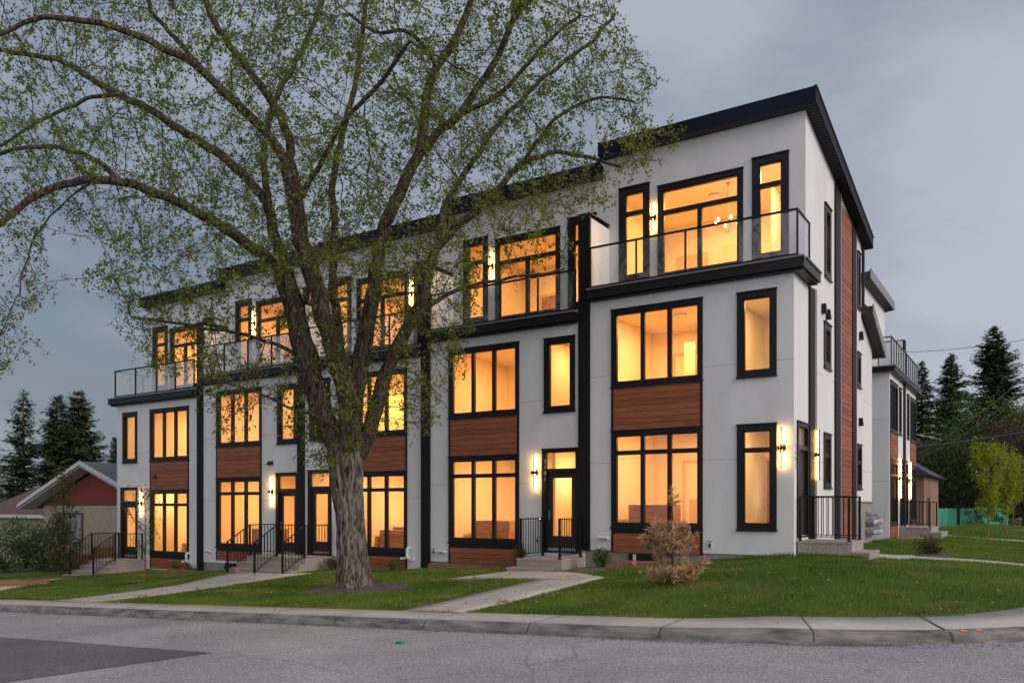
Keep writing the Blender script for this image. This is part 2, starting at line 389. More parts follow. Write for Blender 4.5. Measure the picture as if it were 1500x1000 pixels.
# dark repair in the road
m = MB(); pp = [(-4.33, -12.15), (-7.01, -12.16), (-13.5, -13.3), (-13.5, -16.5), (-6.6, -16.5), (-4.85, -14.46), (-4.05, -14.0)]
pp = [(-4.33, -12.15), (-7.01, -12.16), (-13.5, -12.25), (-13.5, -17.0), (-5.6, -17.0), (-4.85, -14.6)]
ppx = []
for i in range(len(pp)):
    (ax, ay), (bx, by) = pp[i], pp[(i + 1) % len(pp)]
    k = max(2, int(math.hypot(ax - bx, ay - by) / 0.12))
    for j in range(k): ppx.append((ax + (bx - ax) * j / k + random.Random(i * 99 + j).uniform(-.012, .012), ay + (by - ay) * j / k + random.Random(i * 77 + j).uniform(-.012, .012)))
for x, y in ppx: m.v.append((x, y, float(roadz(x)) + 0.006))
m.f.append(tuple(range(len(ppx)))); m.m.append(0)
m.build('asphalt_patch', PATCH, kind='structure')

# slabs of path laid on the lawn
PATHS = []
def slab(name, pts, th=0.02, mat=None, joints=True):
    PATHS.append(pts)
    V = []; F = []
    # pts: list of (left, right) cross pairs along the path
    rows = []
    for i in range(len(pts) - 1):
        k = 8
        for j in range(k + (i == len(pts) - 2)):
            t = j / k; l0, r0 = pts[i]; l1, r1 = pts[i + 1]
            rows.append(((l0[0] + (l1[0] - l0[0]) * t, l0[1] + (l1[1] - l0[1]) * t), (r0[0] + (r1[0] - r0[0]) * t, r0[1] + (r1[1] - r0[1]) * t)))
    for l, r in rows:
        q = []
        for s in range(5):
            x = l[0] + (r[0] - l[0]) * s / 4; y = l[1] + (r[1] - l[1]) * s / 4; q.append((x, y, G(x, y) + th + 0.018 * math.sin(x * 1.7 + y * .6)))
        V += [(q[0][0], q[0][1], q[0][2] - .15)] + q + [(q[-1][0], q[-1][1], q[-1][2] - .15)]
    for i in range(len(rows) - 1):
        for j in range(6): F.append((i * 7 + j, i * 7 + j + 1, (i + 1) * 7 + j + 1, (i + 1) * 7 + j))
    for i in (0, len(rows) - 1): F.append((i * 7, i * 7 + 2, i * 7 + 4, i * 7 + 6))
    return npmesh(name, V, F, mat or WALK, kind='structure')
slab('front_path', [((-4.25, -8.56), (-3.0, -8.56)), ((-4.5, -5.5), (-3.2, -5.5)), ((-4.6, -3.38), (-3.2, -3.1))])
slab('front_path', [((-7.3, -3.1), (-6.6, -1.45)), ((-4.6, -3.38), (-4.9, -1.75)), ((-3.2, -3.1), (-4.2, -2.2))], th=0.024)
slab('front_path', [((-15.0, -8.56), (-13.5, -8.56)), ((-15.15, -5.2), (-13.4, -5.2)), ((-16.4, -2.2), (-13.3, -3.0)), ((-16.4, -1.9), (-13.3, -1.9))])
slab('side_path', [((0.9, 1.55), (1.0, 2.9)), ((2.0, 1.35), (2.0, 3.4)), ((2.15, 2.1), (2.15, 2.9)), ((4.7, 2.6), (4.7, 3.55))])
slab('side_path', [((1.4, 19.4), (1.4, 20.7)), ((4.8, 19.6), (4.8, 20.9))])
slab('side_path', [((1.2, 41), (1.2, 42.2)), ((4.8, 41), (4.8, 42.2))])
slab('side_path', [((-26.3, -3.8), (-24.6, -3.0)), ((-21.0, -8.3), (-20.2, -8.4))], th=0.016)
# mulch beds (irregular discs)
def bed(cx_, cy_, rx_, ry_, seed, h=0.03, mat=MULCH, name='gravel_bed'):
    m = MB(); k = 40; rnd = random.Random(seed); ring = []
    c = (cx_, cy_, G(cx_, cy_) + h + .03); m.v.append(c)
    for fr in (0.5, 1.0):
        for i in range(k):
            a = 2 * math.pi * i / k; r = fr * (1 + (0.10 * math.sin(3 * a + seed) + rnd.uniform(-.03, .03)) * (fr == 1))
            x = cx_ + rx_ * r * math.cos(a); y = cy_ + ry_ * r * math.sin(a); m.v.append((x, y, G(x, y) + (h + .02 if fr < 1 else -0.01) + 0.018 * math.sin(x * 1.7 + y * .6) + rnd.uniform(0, .012)))
    for i in range(k):
        j = (i + 1) % k; m.f += [(0, 1 + i, 1 + j), (1 + i, 1 + k + i, 1 + k + j, 1 + j)]; m.m += [0, 0]
    return m.build(name, mat, kind='structure')
BEDS = [(-8.45, -5.25, 1.35, 1.15), (-4.55, -0.8, 0.75, 0.7), (2.45, 3.6, 0.55, 0.5)]
for i, b_ in enumerate(BEDS): bed(*b_, i)

# ------------------------------------------------------------------ facade pieces
def wall_holes(mb, u0, u1, z0, z1, holes, w=0.0, th=0.2, mi=0, top=None):
    """flat wall face with rectangular openings and their reveals; top(u) may slope"""
    us = sorted({u0, u1} | {h[0] for h in holes} | {h[1] for h in holes}); zs = sorted({z0, z1} | {h[2] for h in holes} | {h[3] for h in holes})
    us = [u for u in us if u0 <= u <= u1]; zs = [z for z in zs if z0 <= z <= z1]
    for i in range(len(us) - 1):
        for j in range(len(zs) - 1):
            a, b, c, d_ = us[i], us[i + 1], zs[j], zs[j + 1]; cu, cz = (a + b) / 2, (c + d_) / 2
            if any(h[0] < cu < h[1] and h[2] < cz < h[3] for h in holes): continue
            da = db = d_
            if top and j == len(zs) - 2: da, db = top(a), top(b)
            mb.quad((a, w, c), (b, w, c), (b, w, db), (a, w, da), mi)
            mb.quad((a, w - th, c), (b, w - th, c), (b, w - th, db), (a, w - th, da), mi)
    for (a, b, c, d_) in holes:
        for p, q in (((a, c), (a, d_)), ((b, c), (b, d_)), ((a, c), (b, c)), ((a, d_), (b, d_))):
            mb.quad((p[0], w, p[1]), (q[0], w, q[1]), (q[0], w - th, q[1]), (p[0], w - th, p[1]), mi)
def window(T, par, u0, u1, z0, z1, cols=1, bar=None, sill=True, c=0.115, mul=0.1, mat=None, split_low=True, colw=None):
    """black cased window: casing proud of the wall, sash bars set back, one pane mesh"""
    mat = mat or BLACK
    f = MB(T)
    f.box(u0, u0 + c, -0.05, 0.03, z0, z1); f.box(u1 - c, u1, -0.05, 0.03, z0, z1)
    f.box(u0 + c, u1 - c, -0.05, 0.03, z1 - c, z1); f.box(u0 + c, u1 - c, -0.05, 0.03, z0, z0 + c)
    f.box(u0 - 0.015, u1 + 0.015, 0.002, 0.055, z1 - 0.012, z1 + 0.02)           # drip cap
    if sill: f.box(u0 - 0.015, u1 + 0.015, 0.002, 0.06, z0 - 0.025, z0 + 0.015)
    a, b = u0 + c, u1 - c; s = 0.028
    f.box(a, a + s, -0.09, 0.0, z0 + c, z1 - c); f.box(b - s, b, -0.09, 0.0, z0 + c, z1 - c)
    f.box(a + s, b - s, -0.09, 0.0, z1 - c - s, z1 - c); f.box(a + s, b - s, -0.09, 0.0, z0 + c, z0 + c + s)
    a += s; b -= s; lo = z0 + c + s; hi = z1 - c - s
    if bar is not None: f.box(a, b, -0.09, 0.012, bar - 0.055, bar + 0.055)
    fr = colw or [i / cols for i in range(1, cols)]
    for q in fr:
        x = a + (b - a) * q
        if bar is None: f.box(x - mul / 2, x + mul / 2, -0.085, 0.008, lo, hi)
        else:
            f.box(x - mul / 2, x + mul / 2, -0.085, 0.008, lo, bar - 0.055)
            if split_low: f.box(x - mul / 2, x + mul / 2, -0.085, 0.008, bar + 0.055, hi)
    fo = f.build('window', mat, par)
    g = MB(T); g.quad((a - .01, -0.055, lo - .01), (b + .01, -0.055, lo - .01), (b + .01, -0.055, hi + .01), (a - .01, -0.055, hi + .01))
    g.build('pane', WINDOW_GLASS, fo)
    return fo
def cladding(T, par, u0, u1, z0, z1, bh=0.148, edge=0.06):
    e = MB(T)
    e.box(u0, u0 + edge, 0.0, 0.024, z0, z1); e.box(u1 - edge, u1, 0.0, 0.024, z0, z1)
    e.box(u0 + edge, u1 - edge, -0.005, 0.006, z0, z1)
    eo = e.build('cladding_panel', BLACK, par)
    m = MB(T); z = z0 + 0.004; rnd = random.Random(int(u0 * 100) + int(z0 * 10))
    while z < z1 - 0.02:
        t = min(z + bh - 0.010, z1 - 0.004)
        m.box(u0 + edge + .004, u1 - edge - .004, 0.007, 0.020, z, t); z += bh
    m.build('boards', WOOD, eo)
def sconce(T, par, u, z0, z1, num=None):
    b = MB(T); zc = (z0 + z1) / 2
    b.box(u - 0.015, u + 0.015, 0.10, 0.125, z0, z1)
    b.box(u - 0.045, u + 0.045, 0.001, 0.02, zc - 0.09, zc + 0.09); b.box(u - 0.02, u + 0.02, 0.02, 0.10, zc - 0.03, zc + 0.03)
    for s in (-1, 1): b.box(u + s * 0.075 - 0.012, u + s * 0.075 + .012, 0.03, 0.115, zc - 0.045, zc + 0.045); b.box(u - 0.075 if s < 0 else u + .02, u - .02 if s < 0 else u + 0.075, 0.06, 0.08, zc - 0.012, zc + 0.012)
    o = b.build('wall_lamp', BLACK, par)
    t = MB(T); t.tube([(u, 0.082, z0 + 0.02), (u, 0.082, zc - 0.04)], 0.011, 6); t.tube([(u, 0.082, zc + 0.04), (u, 0.082, z1 - 0.02)], 0.011, 6)
    t.build('light_tube', LAMPON, o)
def number(T, par, txt, u, z, w=0.034, size=0.15, rot=0.0, face='front'):
    for i, ch in enumerate(txt):
        cu = bpy.data.curves.new('digit', 'FONT'); cu.body = ch; cu.size = size; cu.extrude = 0.006; cu.align_x = 'CENTER'; cu.materials.append(NUMB)
        tmp = bpy.data.objects.new('digit', cu); me = bpy.data.meshes.new_from_object(tmp); bpy.data.objects.remove(tmp); o = bpy.data.objects.new('house_number', me); COL.objects.link(o); o.parent = par
        o.location = T(u, w, z - i * size * 1.05); o.rotation_euler = (R(90), 0, 0 if face == 'front' else R(90))
def door(T, par, u0, u1, zt, zb, lamp_side=None, gl=True, hside=-1):
    """cased entrance with transom light and a glazed slab"""
    f = MB(T); c = 0.13; ztr = zt - 0.57
    f.box(u0, u0 + c, -0.06, 0.03, zb, zt); f.box(u1 - c + .04, u1, -0.06, 0.03, zb, zt); f.box(u0 + c, u1 - c + .04, -0.06, 0.03, zt - 0.10, zt)
    f.box(u0 + c, u1 - c + .04, -0.07, 0.02, ztr - 0.07, ztr + 0.05); f.box(u0 - .015, u1, 0.002, 0.055, zt - .01, zt + .02)
    f.box(u0 + c, u1 - c + .04, -0.12, 0.03, zb, zb + 0.035)
    fo = f.build('door', BLACK, par)
    a, b = u0 + c, u1 - c + 0.04
    g = MB(T); g.quad((a, -0.05, ztr + .05), (b, -0.05, ztr + .05), (b, -0.05, zt - .1), (a, -0.05, zt - .1)); g.build('transom_pane', WINDOW_GLASS, fo)
    s = MB(T); top = ztr - 0.07; st = 0.15 * (b - a) / 0.86
    if gl:
        gb = zb + 0.44
        s.box(a, a + st, -0.10, -0.055, zb + .036, top); s.box(b - st, b, -0.10, -0.055, zb + .036, top)
        s.box(a + st, b - st, -0.10, -0.055, top - 0.13, top); s.box(a + st, b - st, -0.10, -0.055, zb + .036, gb)
    else:
        gb = zb + 0.3
        s.box(a, b, -0.10, -0.055, zb + .036, top)
        for i in range(4): s.box(a + .14, b - .14, -0.054, -0.045, zb + .25 + i * .42, zb + .25 + i * .42 + .3)
    so = s.build('door_leaf', DOORM, fo)
    if gl:
        g = MB(T); g.quad((a + st, -0.08, gb), (b - st, -0.08, gb), (b - st, -0.08, top - .13), (a + st, -0.08, top - .13)); g.build('door_pane', WINDOW_GLASS, fo)
        k = MB(T); k.box(a + .02, b - .02, -0.0545, -0.045, zb + .05, zb + .12); k.build('kick_plate', pmat('kick_plate_metal', (.45, .45, .47), .35, metal=.7), fo)
    h = MB(T); hu = a + 0.05 if hside < 0 else b - 0.05
    h.box(hu - .018, hu + .018, -0.054, -0.045, zb + .86, zb + 1.12); h.tube([(hu, -0.05, zb + 1.0), (hu, 0.0, zb + 1.0)], 0.012, 6); h.tube([(hu, 0.0, zb + 1.0), (hu + .1 * (-hside), 0.0, zb + 1.0)], 0.01, 6)
    h.build('door_handle', GREYTRIM, fo)
    return fo

def area(par, x, y, z, size, power, col=(1.0, 0.575, 0.225)):
    l = bpy.data.lights.new('ceiling_light_source', 'AREA'); l.shape = 'DISK'; l.size = size; l.energy = power; l.color = col
    o = bpy.data.objects.new('ceiling_light_source', l); o.location = (x, y, z); COL.objects.link(o); o.parent = par
def room(par, x0, x1, y0, y1, z0, z1, power, seed, parts=(), lx=None, openr=False):
    """one lit room: floor, ceiling, three walls, partitions, a round ceiling fitting"""
    m = MB()
    m.quad((x0, y0, z0), (x1, y0, z0), (x1, y1, z0), (x0, y1, z0), 1)
    m.quad((x0, y0, z1), (x1, y0, z1), (x1, y1, z1), (x0, y1, z1), 0)
    m.quad((x0, y0, z0), (x0, y1, z0), (x0, y1, z1), (x0, y0, z1), 0)
    if not openr: m.quad((x1, y0, z0), (x1, y1, z0), (x1, y1, z1), (x1, y0, z1), 0)
    m.quad((x0, y1, z0), (x1, y1, z0), (x1, y1, z1), (x0, y1, z1), 0)
    for p in parts: m.box(*p)
    rq = random.Random(seed * 7 + 1); q = x0 + .5 + rq.random() * .6
    while q < x1 - 1.0:                                      # interior doors with casings, skirting
        m.box(q - .09, q, y1 - .03, y1 - .002, z0, z0 + 2.12, 2); m.box(q + .82, q + .91, y1 - .03, y1 - .002, z0, z0 + 2.12, 2); m.box(q, q + .82, y1 - .03, y1 - .002, z0 + 2.03, z0 + 2.12, 2)
        m.box(q + .12, q + .7, y1 - .02, y1 - .002, z0 + .25, z0 + .95, 2) if rq.random() < .5 else m.box(q + .002, q + .818, y1 - .012, y1 - .002, z0, z0 + 2.028, 3 if rq.random() < .3 else 2)
        q += 1.5 + rq.random()
    m.box(x0 + .01, x1 - .01, y1 - .045, y1 - .031, z0 + .001, z0 + .12, 2)
    m.build('room_interior', [CREAM, FLOORW, TAN, CABWOOD], par)
    rnd = random.Random(seed); cx_ = (lx if lx is not None else (x0 + x1) / 2) + rnd.uniform(-.3, .3); cy_ = (y0 + y1) / 2
    r = MB(); r.tube([(cx_, cy_, z1 - 0.001), (cx_, cy_, z1 - 0.05)], 0.19, 20); r.build('ceiling_fitting', WHITEP, par)
    area(par, cx_, cy_, z1 - 0.06, 0.32, power, (1.0, rnd.uniform(.50, .57), rnd.uniform(.16, .24)))
def small_light(par, x, y, z, power):
    r = MB(); r.tube([(x, y, z - 0.001), (x, y, z - 0.04)], 0.12, 16); r.build('ceiling_fitting', WHITEP, par); area(par, x, y, z - 0.05, 0.2, power)

# ------------------------------------------------------------------ terraced houses
def townhouse(label, origin, rz, width, W, Nn, TF, lamps, nm=None, door_at=None, left_strip=True, mir=None, right_end=False, left_end=False, tfx=None, seed=1,
              rail=(None, None), posts=(), pwr=1.0, zfound=-1.9, lowend=-1.18, vents=(), group='townhouses of the terrace', number_face='front', depth=10.3, top_depth=8.3, grade=None):
    t = thing('townhouse', label, 'townhouse', origin, rz, group)
    mx = (lambda r: tuple(sorted((mir - r[0], mir - r[1])))) if mir else (lambda r: r)
    W = mx(W); Nn = mx(Nn); TF = [(mx(r[:2]) + r[2:]) for r in TF]; lamps = [((mir - l[0]) if mir else l[0],) + l[1:] for l in lamps]
    if door_at: door_at = mx(door_at)
    x0, x1 = 0.0, width
    # ---- lower two storeys
    holes = [(W[0] + .03, W[1] - .03, -0.54, 1.86), (W[0] + .03, W[1] - .03, 3.03, 4.94), (Nn[0] + .03, Nn[1] - .03, 3.0, 4.92)]
    if door_at: holes.append((door_at[0] + .03, door_at[1] - .03, -0.74, 1.97))
    else: holes.append((Nn[0] + .03, Nn[1] - .03, -0.54, 1.85))
    m = MB(front)
    wall_holes(m, x0, x1, -1.14, 5.50, holes)
    for z in (1.08, 3.30):                                    # stucco control joints
        segs = [(x0 + .17, W[0]), (W[1], Nn[0]), (Nn[1], x1)] if Nn[0] > W[0] else [(x0, Nn[0]), (Nn[1], W[0]), (W[1], x1 - .17)]
        if z < 2 and door_at: segs = [(x0 + .17, W[0]), (W[1], door_at[0])] if Nn[0] > W[0] else [(door_at[1], W[0]), (W[1], x1 - .17)]
        for a, b in segs:
            if b - a > .05: m.box(a, b, 0.0006, 0.003, z, z + 0.012, 1)
    m.quad((x1, 0, -1.14), (x1, -depth, -1.14), (x1, -depth, 5.5), (x1, 0, 5.5)) if not right_end else None
    m.quad((x0, 0, -1.14), (x0, -depth, -1.14), (x0, -depth, 5.5), (x0, 0, 5.5))
    m.quad((x0, -depth, -1.14), (x1, -depth, -1.14), (x1, -depth, 5.4), (x0, -depth, 5.4))
    wl = m.build('wall', [STUCCO, JOINT], t)
    f = MB(front); f.box(x0 + .01, x1 - .012, -depth + .02, -0.025, zfound, -1.12); f.build('foundation', CONC, t)
    # ---- top floor, set back behind the balcony
    a, b = tfx or (x0, x1); D = 1.09; htop = 9.36; sl = 0.175
    TFh = [(r[0] + .03, r[1] - .03, 5.60 if False else r[2] + .03, r[3] - .03) for r in TF]
    m = MB(front); wall_holes(m, a, b, 5.48, htop, TFh, w=-D, th=0.2)
    rt = lambda y: htop - sl * (y - D)
    if not right_end: m.quad((b, -D, 5.48), (b, -top_depth, 5.48), (b, -top_depth, rt(top_depth)), (b, -D, htop))
    m.quad((a, -D, 5.48), (a, -top_depth, 5.48), (a, -top_depth, rt(top_depth)), (a, -D, htop))
    m.quad((a, -top_depth, 5.0), (b, -top_depth, 5.0), (b, -top_depth, rt(top_depth)), (a, -top_depth, rt(top_depth)))
    m.build('upper_wall', [STUCCO, JOINT], t)
    TT = lambda u, w, z: (u, D - w, z)
    for r in TF:
        if r[4] == 'door': window(TT, t, r[0], r[1], r[2], r[3], cols=2, bar=7.6, c=0.13, mul=0.11, split_low=False, sill=False)
        else: window(TT, t, r[0], r[1], r[2], r[3], bar=r[3] - 0.70, c=0.17, sill=False)
    # ---- windows and cladding of the lower storeys
    window(front, t, W[0], W[1], -0.57, 1.88, cols=3, bar=1.33)
    window(front, t, W[0], W[1], 3.00, 4.96, cols=3)
    window(front, t, Nn[0], Nn[1], 2.97, 4.94, c=0.14)
    if door_at: door(front, t, door_at[0], door_at[1], 1.99, -0.76, hside=-1 if not mir else 1)
    else: window(front, t, Nn[0], Nn[1], -0.57, 1.87, bar=1.28, c=0.14)
    cladding(front, t, W[0], W[1], 1.905, 2.972)
    bl = MB(front); bl.box(W[0], W[1], 0.0, 0.02, -0.70, -0.597); bl.build('sill_band', BLACK, t)
    cladding(front, t, W[0], W[1], lowend, -0.702)
    # ---- cornice under the balcony
    c = MB(front); xl = x0 + (0.17 if left_strip else -0.27); xr = x1 - (0.17 if not right_end else -0.27)
    if left_end: xl = x0 - 0.27
    c.box(xl, xr, -0.10, 0.22, 5.30, 5.515); c.box(xl + (.03 if left_strip and not left_end else 0.05), xr - .05, -0.10, 0.14, 5.245, 5.298)
    c.box(xl, xr, -1.25, 0.25, 5.516, 5.556, 1)
    if right_end:
        c.box(x1 - .02, x1 + .27, -1.45, -0.102, 5.30, 5.514); c.box(x1 - .02, x1 + .21, -1.40, -0.102, 5.245, 5.298); c.box(x1 + .002, x1 + .30, -1.47, -0.0, 5.5165, 5.5555, 1)
    if left_end: c.box(x0 - .27, x0 + .02, -3.4, -0.102, 5.30, 5.514); c.box(x0 - .30, x0 + .5, -3.4, 0, 5.5165, 5.5555, 1)
    c.build('cornice', [BLACK, GREYTRIM], t)
    # ---- roof slab sloping to the back
    o = 0.3; rl = a - (0.02 if left_strip and not left_end else .0) if not left_end else a - .3; rr = b + (0.3 if right_end else -0.02); fh = 0.35
    yf = D - o; yb = top_depth + 0.35; zt = lambda y: 9.71 - sl * (y - yf)
    m = MB()
    m.prism([(yf + .03, zt(yf) - fh + .02), (yb - .03, zt(yb) - .30), (yb - .03, zt(yb) - .03), (yf + .03, zt(yf) - .03)], rl + .03, rr - .03, 1, axis='u')
    ro = m.build('roof', [ROOF, SOFFIT], t)
    m = MB(); m.box(rl, rr, yf, yf + .029, zt(yf) - fh, zt(yf)); m.box(rl, rr, yb - .029, yb, zt(yb) - .33, zt(yb))
    for q in (rl, rr - .029):
        m.prism([(yf + .03, zt(yf) - fh), (yb - .03, zt(yb) - .30), (yb - .03, zt(yb)), (yf + .03, zt(yf))], q, q + .029, 0, axis='u')
        m.prism([(yf - .012, zt(yf) + .001), (yb + .012, zt(yb) + .001), (yb + .012, zt(yb) + .022), (yf - .012, zt(yf) + .022)], q - .012, q + .06, 1, axis='u')
    m.build('fascia', [NAVY, GREYTRIM], ro)
    if right_end:                                            # vented soffit grooves
        m = MB()
        y = yf + .1
        while y < yb - .1: m.box(b + .02, rr - .035, y, y + .02, zt(y) - fh - .002 + .012, zt(y) - fh + .03); y += .11
        m.build('soffit_vents', BLACK, ro)
    # ---- pilaster and privacy wall at the party line
    if left_strip and not left_end:
        p = MB(front)
        for i in range(3): p.box(-0.17 + i * .114, -0.17 + i * .114 + .108, -0.01, 0.045 + .004 * (i % 2), -1.5 if grade is None else grade, 7.54)
        p.box(-0.168, 0.168, -1.085, -0.011, 5.57, 7.50)
        p.build('pilaster', BOARD, t)
        p = MB(front); p.box(0.1685, 0.185, -1.08, -0.011, 5.58, 7.44); p.box(-0.185, -0.1685, -1.08, -0.011, 5.58, 7.44); p.build('privacy_wall', STUCCO, t)
        p = MB(front); p.box(-0.195, 0.195, -1.083, 0.06, 7.5405, 7.575); p.build('privacy_wall_cap', BLACK, t)
    # ---- balcony railing
    ra, rb = rail; zr0, zr1 = 5.60, 6.60; w = 0.10
    r = MB(front); r.box(ra, rb, w - .02, w + .025, zr1, zr1 + .045); r.box(ra, rb, w - .015, w + .02, zr0, zr0 + .035)
    if right_end: r.box(rb - .04, rb, -1.07, w - .021, zr1, zr1 + .045); r.box(rb - .035, rb, -1.07, w - .02, zr0, zr0 + .035)
    if left_end: r.box(ra, ra + .04, -3.3, w - .021, zr1, zr1 + .045); r.box(ra, ra + .035, -3.3, w - .02, zr0, zr0 + .035)
    ro = r.build('balcony_railing', BLACK, t)
    for q in posts:
        p = MB(front); p.box(q - .02, q + .02, w - .021, w + .021, 5.557, zr1); p.build('railing_post', BLACK, ro)
    for yy in ((-1.05,) if right_end else ()) + ((-1.1, -2.2, -3.25) if left_end else ()):
        q = rb - .04 if right_end else ra; p = MB(front); p.box(q, q + .04, yy, yy + .04, 5.557, zr1); p.build('railing_post', BLACK, ro)
    g = MB(front); g.box(ra + .03, rb - .03, w - .003, w + .003, zr0 + .05, zr1 - .02)
    if right_end: g.box(rb - .023, rb - .017, -1.02, w - .05, zr0 + .05, zr1 - .02)
    if left_end: g.box(ra + .017, ra + .023, -3.2, w - .05, zr0 + .05, zr1 - .02)
    g.build('glass_guard', RAIL_GLASS, ro)
    # ---- lamps
    for (u, z0, z1, up) in lamps: sconce(TT if up else front, t, u, z0, z1)
    if nm: number(front, t, nm[0], nm[1], nm[2], face='front')
    # ---- rooms
    wx = (W[0] + W[1]) / 2; rnd = random.Random(seed)
    e = 0.24
    isl = W[0] + 0.1
    parts1 = [(isl - .5, isl + 0.75, 1.9, 2.6, -0.76, 0.02, 3), (W[1] - .75, W[1] - .67, 3.6, 4.4, -.76, 2.1, 0), (W[0] + .9, W[0] + 1.5, 4.0, 4.05, -.7, 1.3, 2),
              (min(W[1], Nn[1] if Nn[1] < W[0] else W[1]) + .12, min(W[1], Nn[1] if Nn[1] < W[0] else W[1]) + .22, 1.6, 4.45, -.76, 2.1, 0)]
    xe = x1 - (.198 if right_end else .05)
    room(t, x0 + .05, xe, e, 4.5, -0.76, 2.16, 62 * pwr * rnd.uniform(.85, 1.15), seed, parts1, lx=wx, openr=right_end)
    sp = (W[1] + .25) if Nn[0] > W[0] else (W[0] - .25)
    parts2 = [(sp - .05, sp + .05, e + .01, 4.2, 2.45, 5.18, 0), (W[0] + rnd.uniform(.5, .9), W[0] + 1.05, 3.2, 3.3, 2.45, 4.6, 2), (W[1] - .5, W[1] - .45, 2.6, 3.6, 2.45, 5.1, 0)]
    room(t, x0 + .05, xe, e, 4.3, 2.42, 5.19, 58 * pwr * rnd.uniform(.85, 1.15), seed + 3, parts2, lx=wx, openr=right_end)
    nx_ = (Nn[0] + Nn[1]) / 2
    small_light(t, nx_, 2.2, 2.16, 24 * pwr); small_light(t, nx_, 1.9, 5.19, 24 * pwr)
    dt_ = [r for r in TF if r[4] == 'door'][0]
    parts3 = [(dt_[0] + .5, dt_[0] + 1.2, 4.9, 4.95, 5.6, 7.7, 2), (dt_[1] + .1, dt_[1] + .16, 3.2, 5.0, 5.6, 8.5, 0)]
    room(t, a + .05, b - (.198 if right_end else .05), D + e, 5.2, 5.57, 8.62, 80 * pwr, seed + 7, parts3, openr=right_end)
    if right_end:
        for z_a, z_b, p_ in ((-.76, 2.16, 40), (2.42, 5.1, 6), (5.57, 7.6, 4)): room(t, x0 + .05, xe, 5.3 if z_a > 5 else 4.6, 8.2 if z_a > 5 else 9.9, z_a, z_b, p_, seed + 20 + int(z_a), (), openr=True); small_light(t, b - .5, 2.6, 8.62, 22 * pwr)
    return t

TFA = [(0.57, 1.47, 5.93, 8.46, 'win'), (1.73, 3.92, 5.88, 8.30, 'door'), (4.17, 5.05, 5.93, 8.46, 'win')]
B0 = [(0, 0.0), (1, -0.49), (2, -0.85), (3, -0.91), (4, -1.30)]
u1 = townhouse('tall white corner townhouse nearest the street corner, its side wall facing right', (-5.3, 0, 0), 0, 5.30, (0.77, 3.18), (4.01, 4.92),
     [(0.47, 1.35, 5.95, 8.46, 'win'), (1.58, 3.82, 5.89, 8.30, 'door'), (4.04, 4.92, 5.93, 8.46, 'win')],
     [(5.05, 0.84, 1.77, 0), (1.465, 7.12, 7.90, 1)], rail=(0.20, 5.42), posts=(0.22, 1.5, 2.78, 4.06, 5.40), right_end=True, seed=11, grade=-1.16)
u2 = townhouse('white townhouse with numbered door, just left of the corner townhouse', (-10.56, 0, -0.49), 0, 5.26, (0.84, 3.25), (4.04, 4.98), TFA,
     [(3.78, 0.90, 1.85, 0), (1.60, 7.10, 7.98, 1)], nm=('3101', 4.085, 1.62), door_at=(3.98, 5.09), rail=(0.20, 5.06), posts=(0.22, 1.45, 2.7, 3.9, 5.04), seed=23, lowend=-1.16)
u3 = townhouse('white townhouse directly behind the big tree trunk, middle of the terrace', (-15.80, 0, -0.85), 0, 5.24, (0.84, 3.25), (4.04, 4.98), TFA,
     [(3.78, 0.90, 1.85, 0), (1.60, 7.10, 7.98, 1)], door_at=(3.98, 5.05), mir=5.36, rail=(0.20, 5.04), posts=(0.22, 1.45, 2.7, 3.9, 5.02), seed=37, lowend=-1.10)
u4 = townhouse('white townhouse with railed steps just left of the big tree trunk', (-21.04, 0, -0.91), 0, 5.24, (0.89, 3.30), (4.08, 5.02), TFA,
     [(3.82, 0.90, 1.85, 0), (1.60, 7.10, 7.98, 1)], door_at=(4.02, 5.07), rail=(0.20, 5.04), posts=(0.22, 1.45, 2.7, 3.9, 5.02), seed=41, lowend=-1.04)
u5 = townhouse('leftmost white townhouse of the terrace, balcony wrapping its left end', (-26.30, 0, -1.30), 0, 5.26, (0.84, 3.23), (4.06, 5.03),
     [(0.90, 1.50, 5.93, 8.46, 'win'), (1.72, 3.55, 5.88, 8.30, 'door'), (3.72, 4.70, 5.93, 8.46, 'win')],
     [(3.78, 0.90, 1.85, 0)], door_at=(4.05, 5.16), mir=5.43, left_strip=False, left_end=True, tfx=(0.55, 5.26), rail=(0.02, 5.04), posts=(0.04, 1.4, 2.75, 3.9, 5.02), seed=53, lowend=-1.10)
# pilaster strips reach the ground
# side wall of the corner house (local x = 5.3 is world X = 0)
def SW(u, w, z): return (5.3 + w, u, z)
holes = [(0.28, 1.27, -0.72, 1.88), (3.0, 3.86, 0.45, 1.86), (3.02, 3.84, 3.55, 4.72), (7.52, 8.34, 0.5, 1.86), (7.55, 8.2, 3.6, 4.66), (3.1, 3.86, 5.9, 7.78), (7.62, 8.12, 6.0, 7.72)]
sl = 0.175; rt = lambda y: 9.36 - sl * (y - 1.09)
sh = [(a + .02, b - .02, c + .02, d_ - .02) for a, b, c, d_ in holes]
m = MB(SW)
wall_holes(m, 0, 7.45, -1.14, 5.16, [h for h in sh[:3]]); wall_holes(m, 7.45, 10.3, 0.12, 5.16, sh[3:5])
m.quad((0, 0, 5.16), (8.3, 0, 5.16), (8.3, 0, 5.5), (0, 0, 5.5)); m.quad((8.3, 0, 5.16), (10.3, 0, 5.16), (10.3, 0, 5.17), (8.3, 0, 5.85))
wall_holes(m, 1.09, 8.3, 5.5, 7.9, sh[5:])
m.quad((1.09, 0, 7.9), (8.3, 0, 7.9), (8.3, 0, rt(8.3)), (1.09, 0, 9.36))
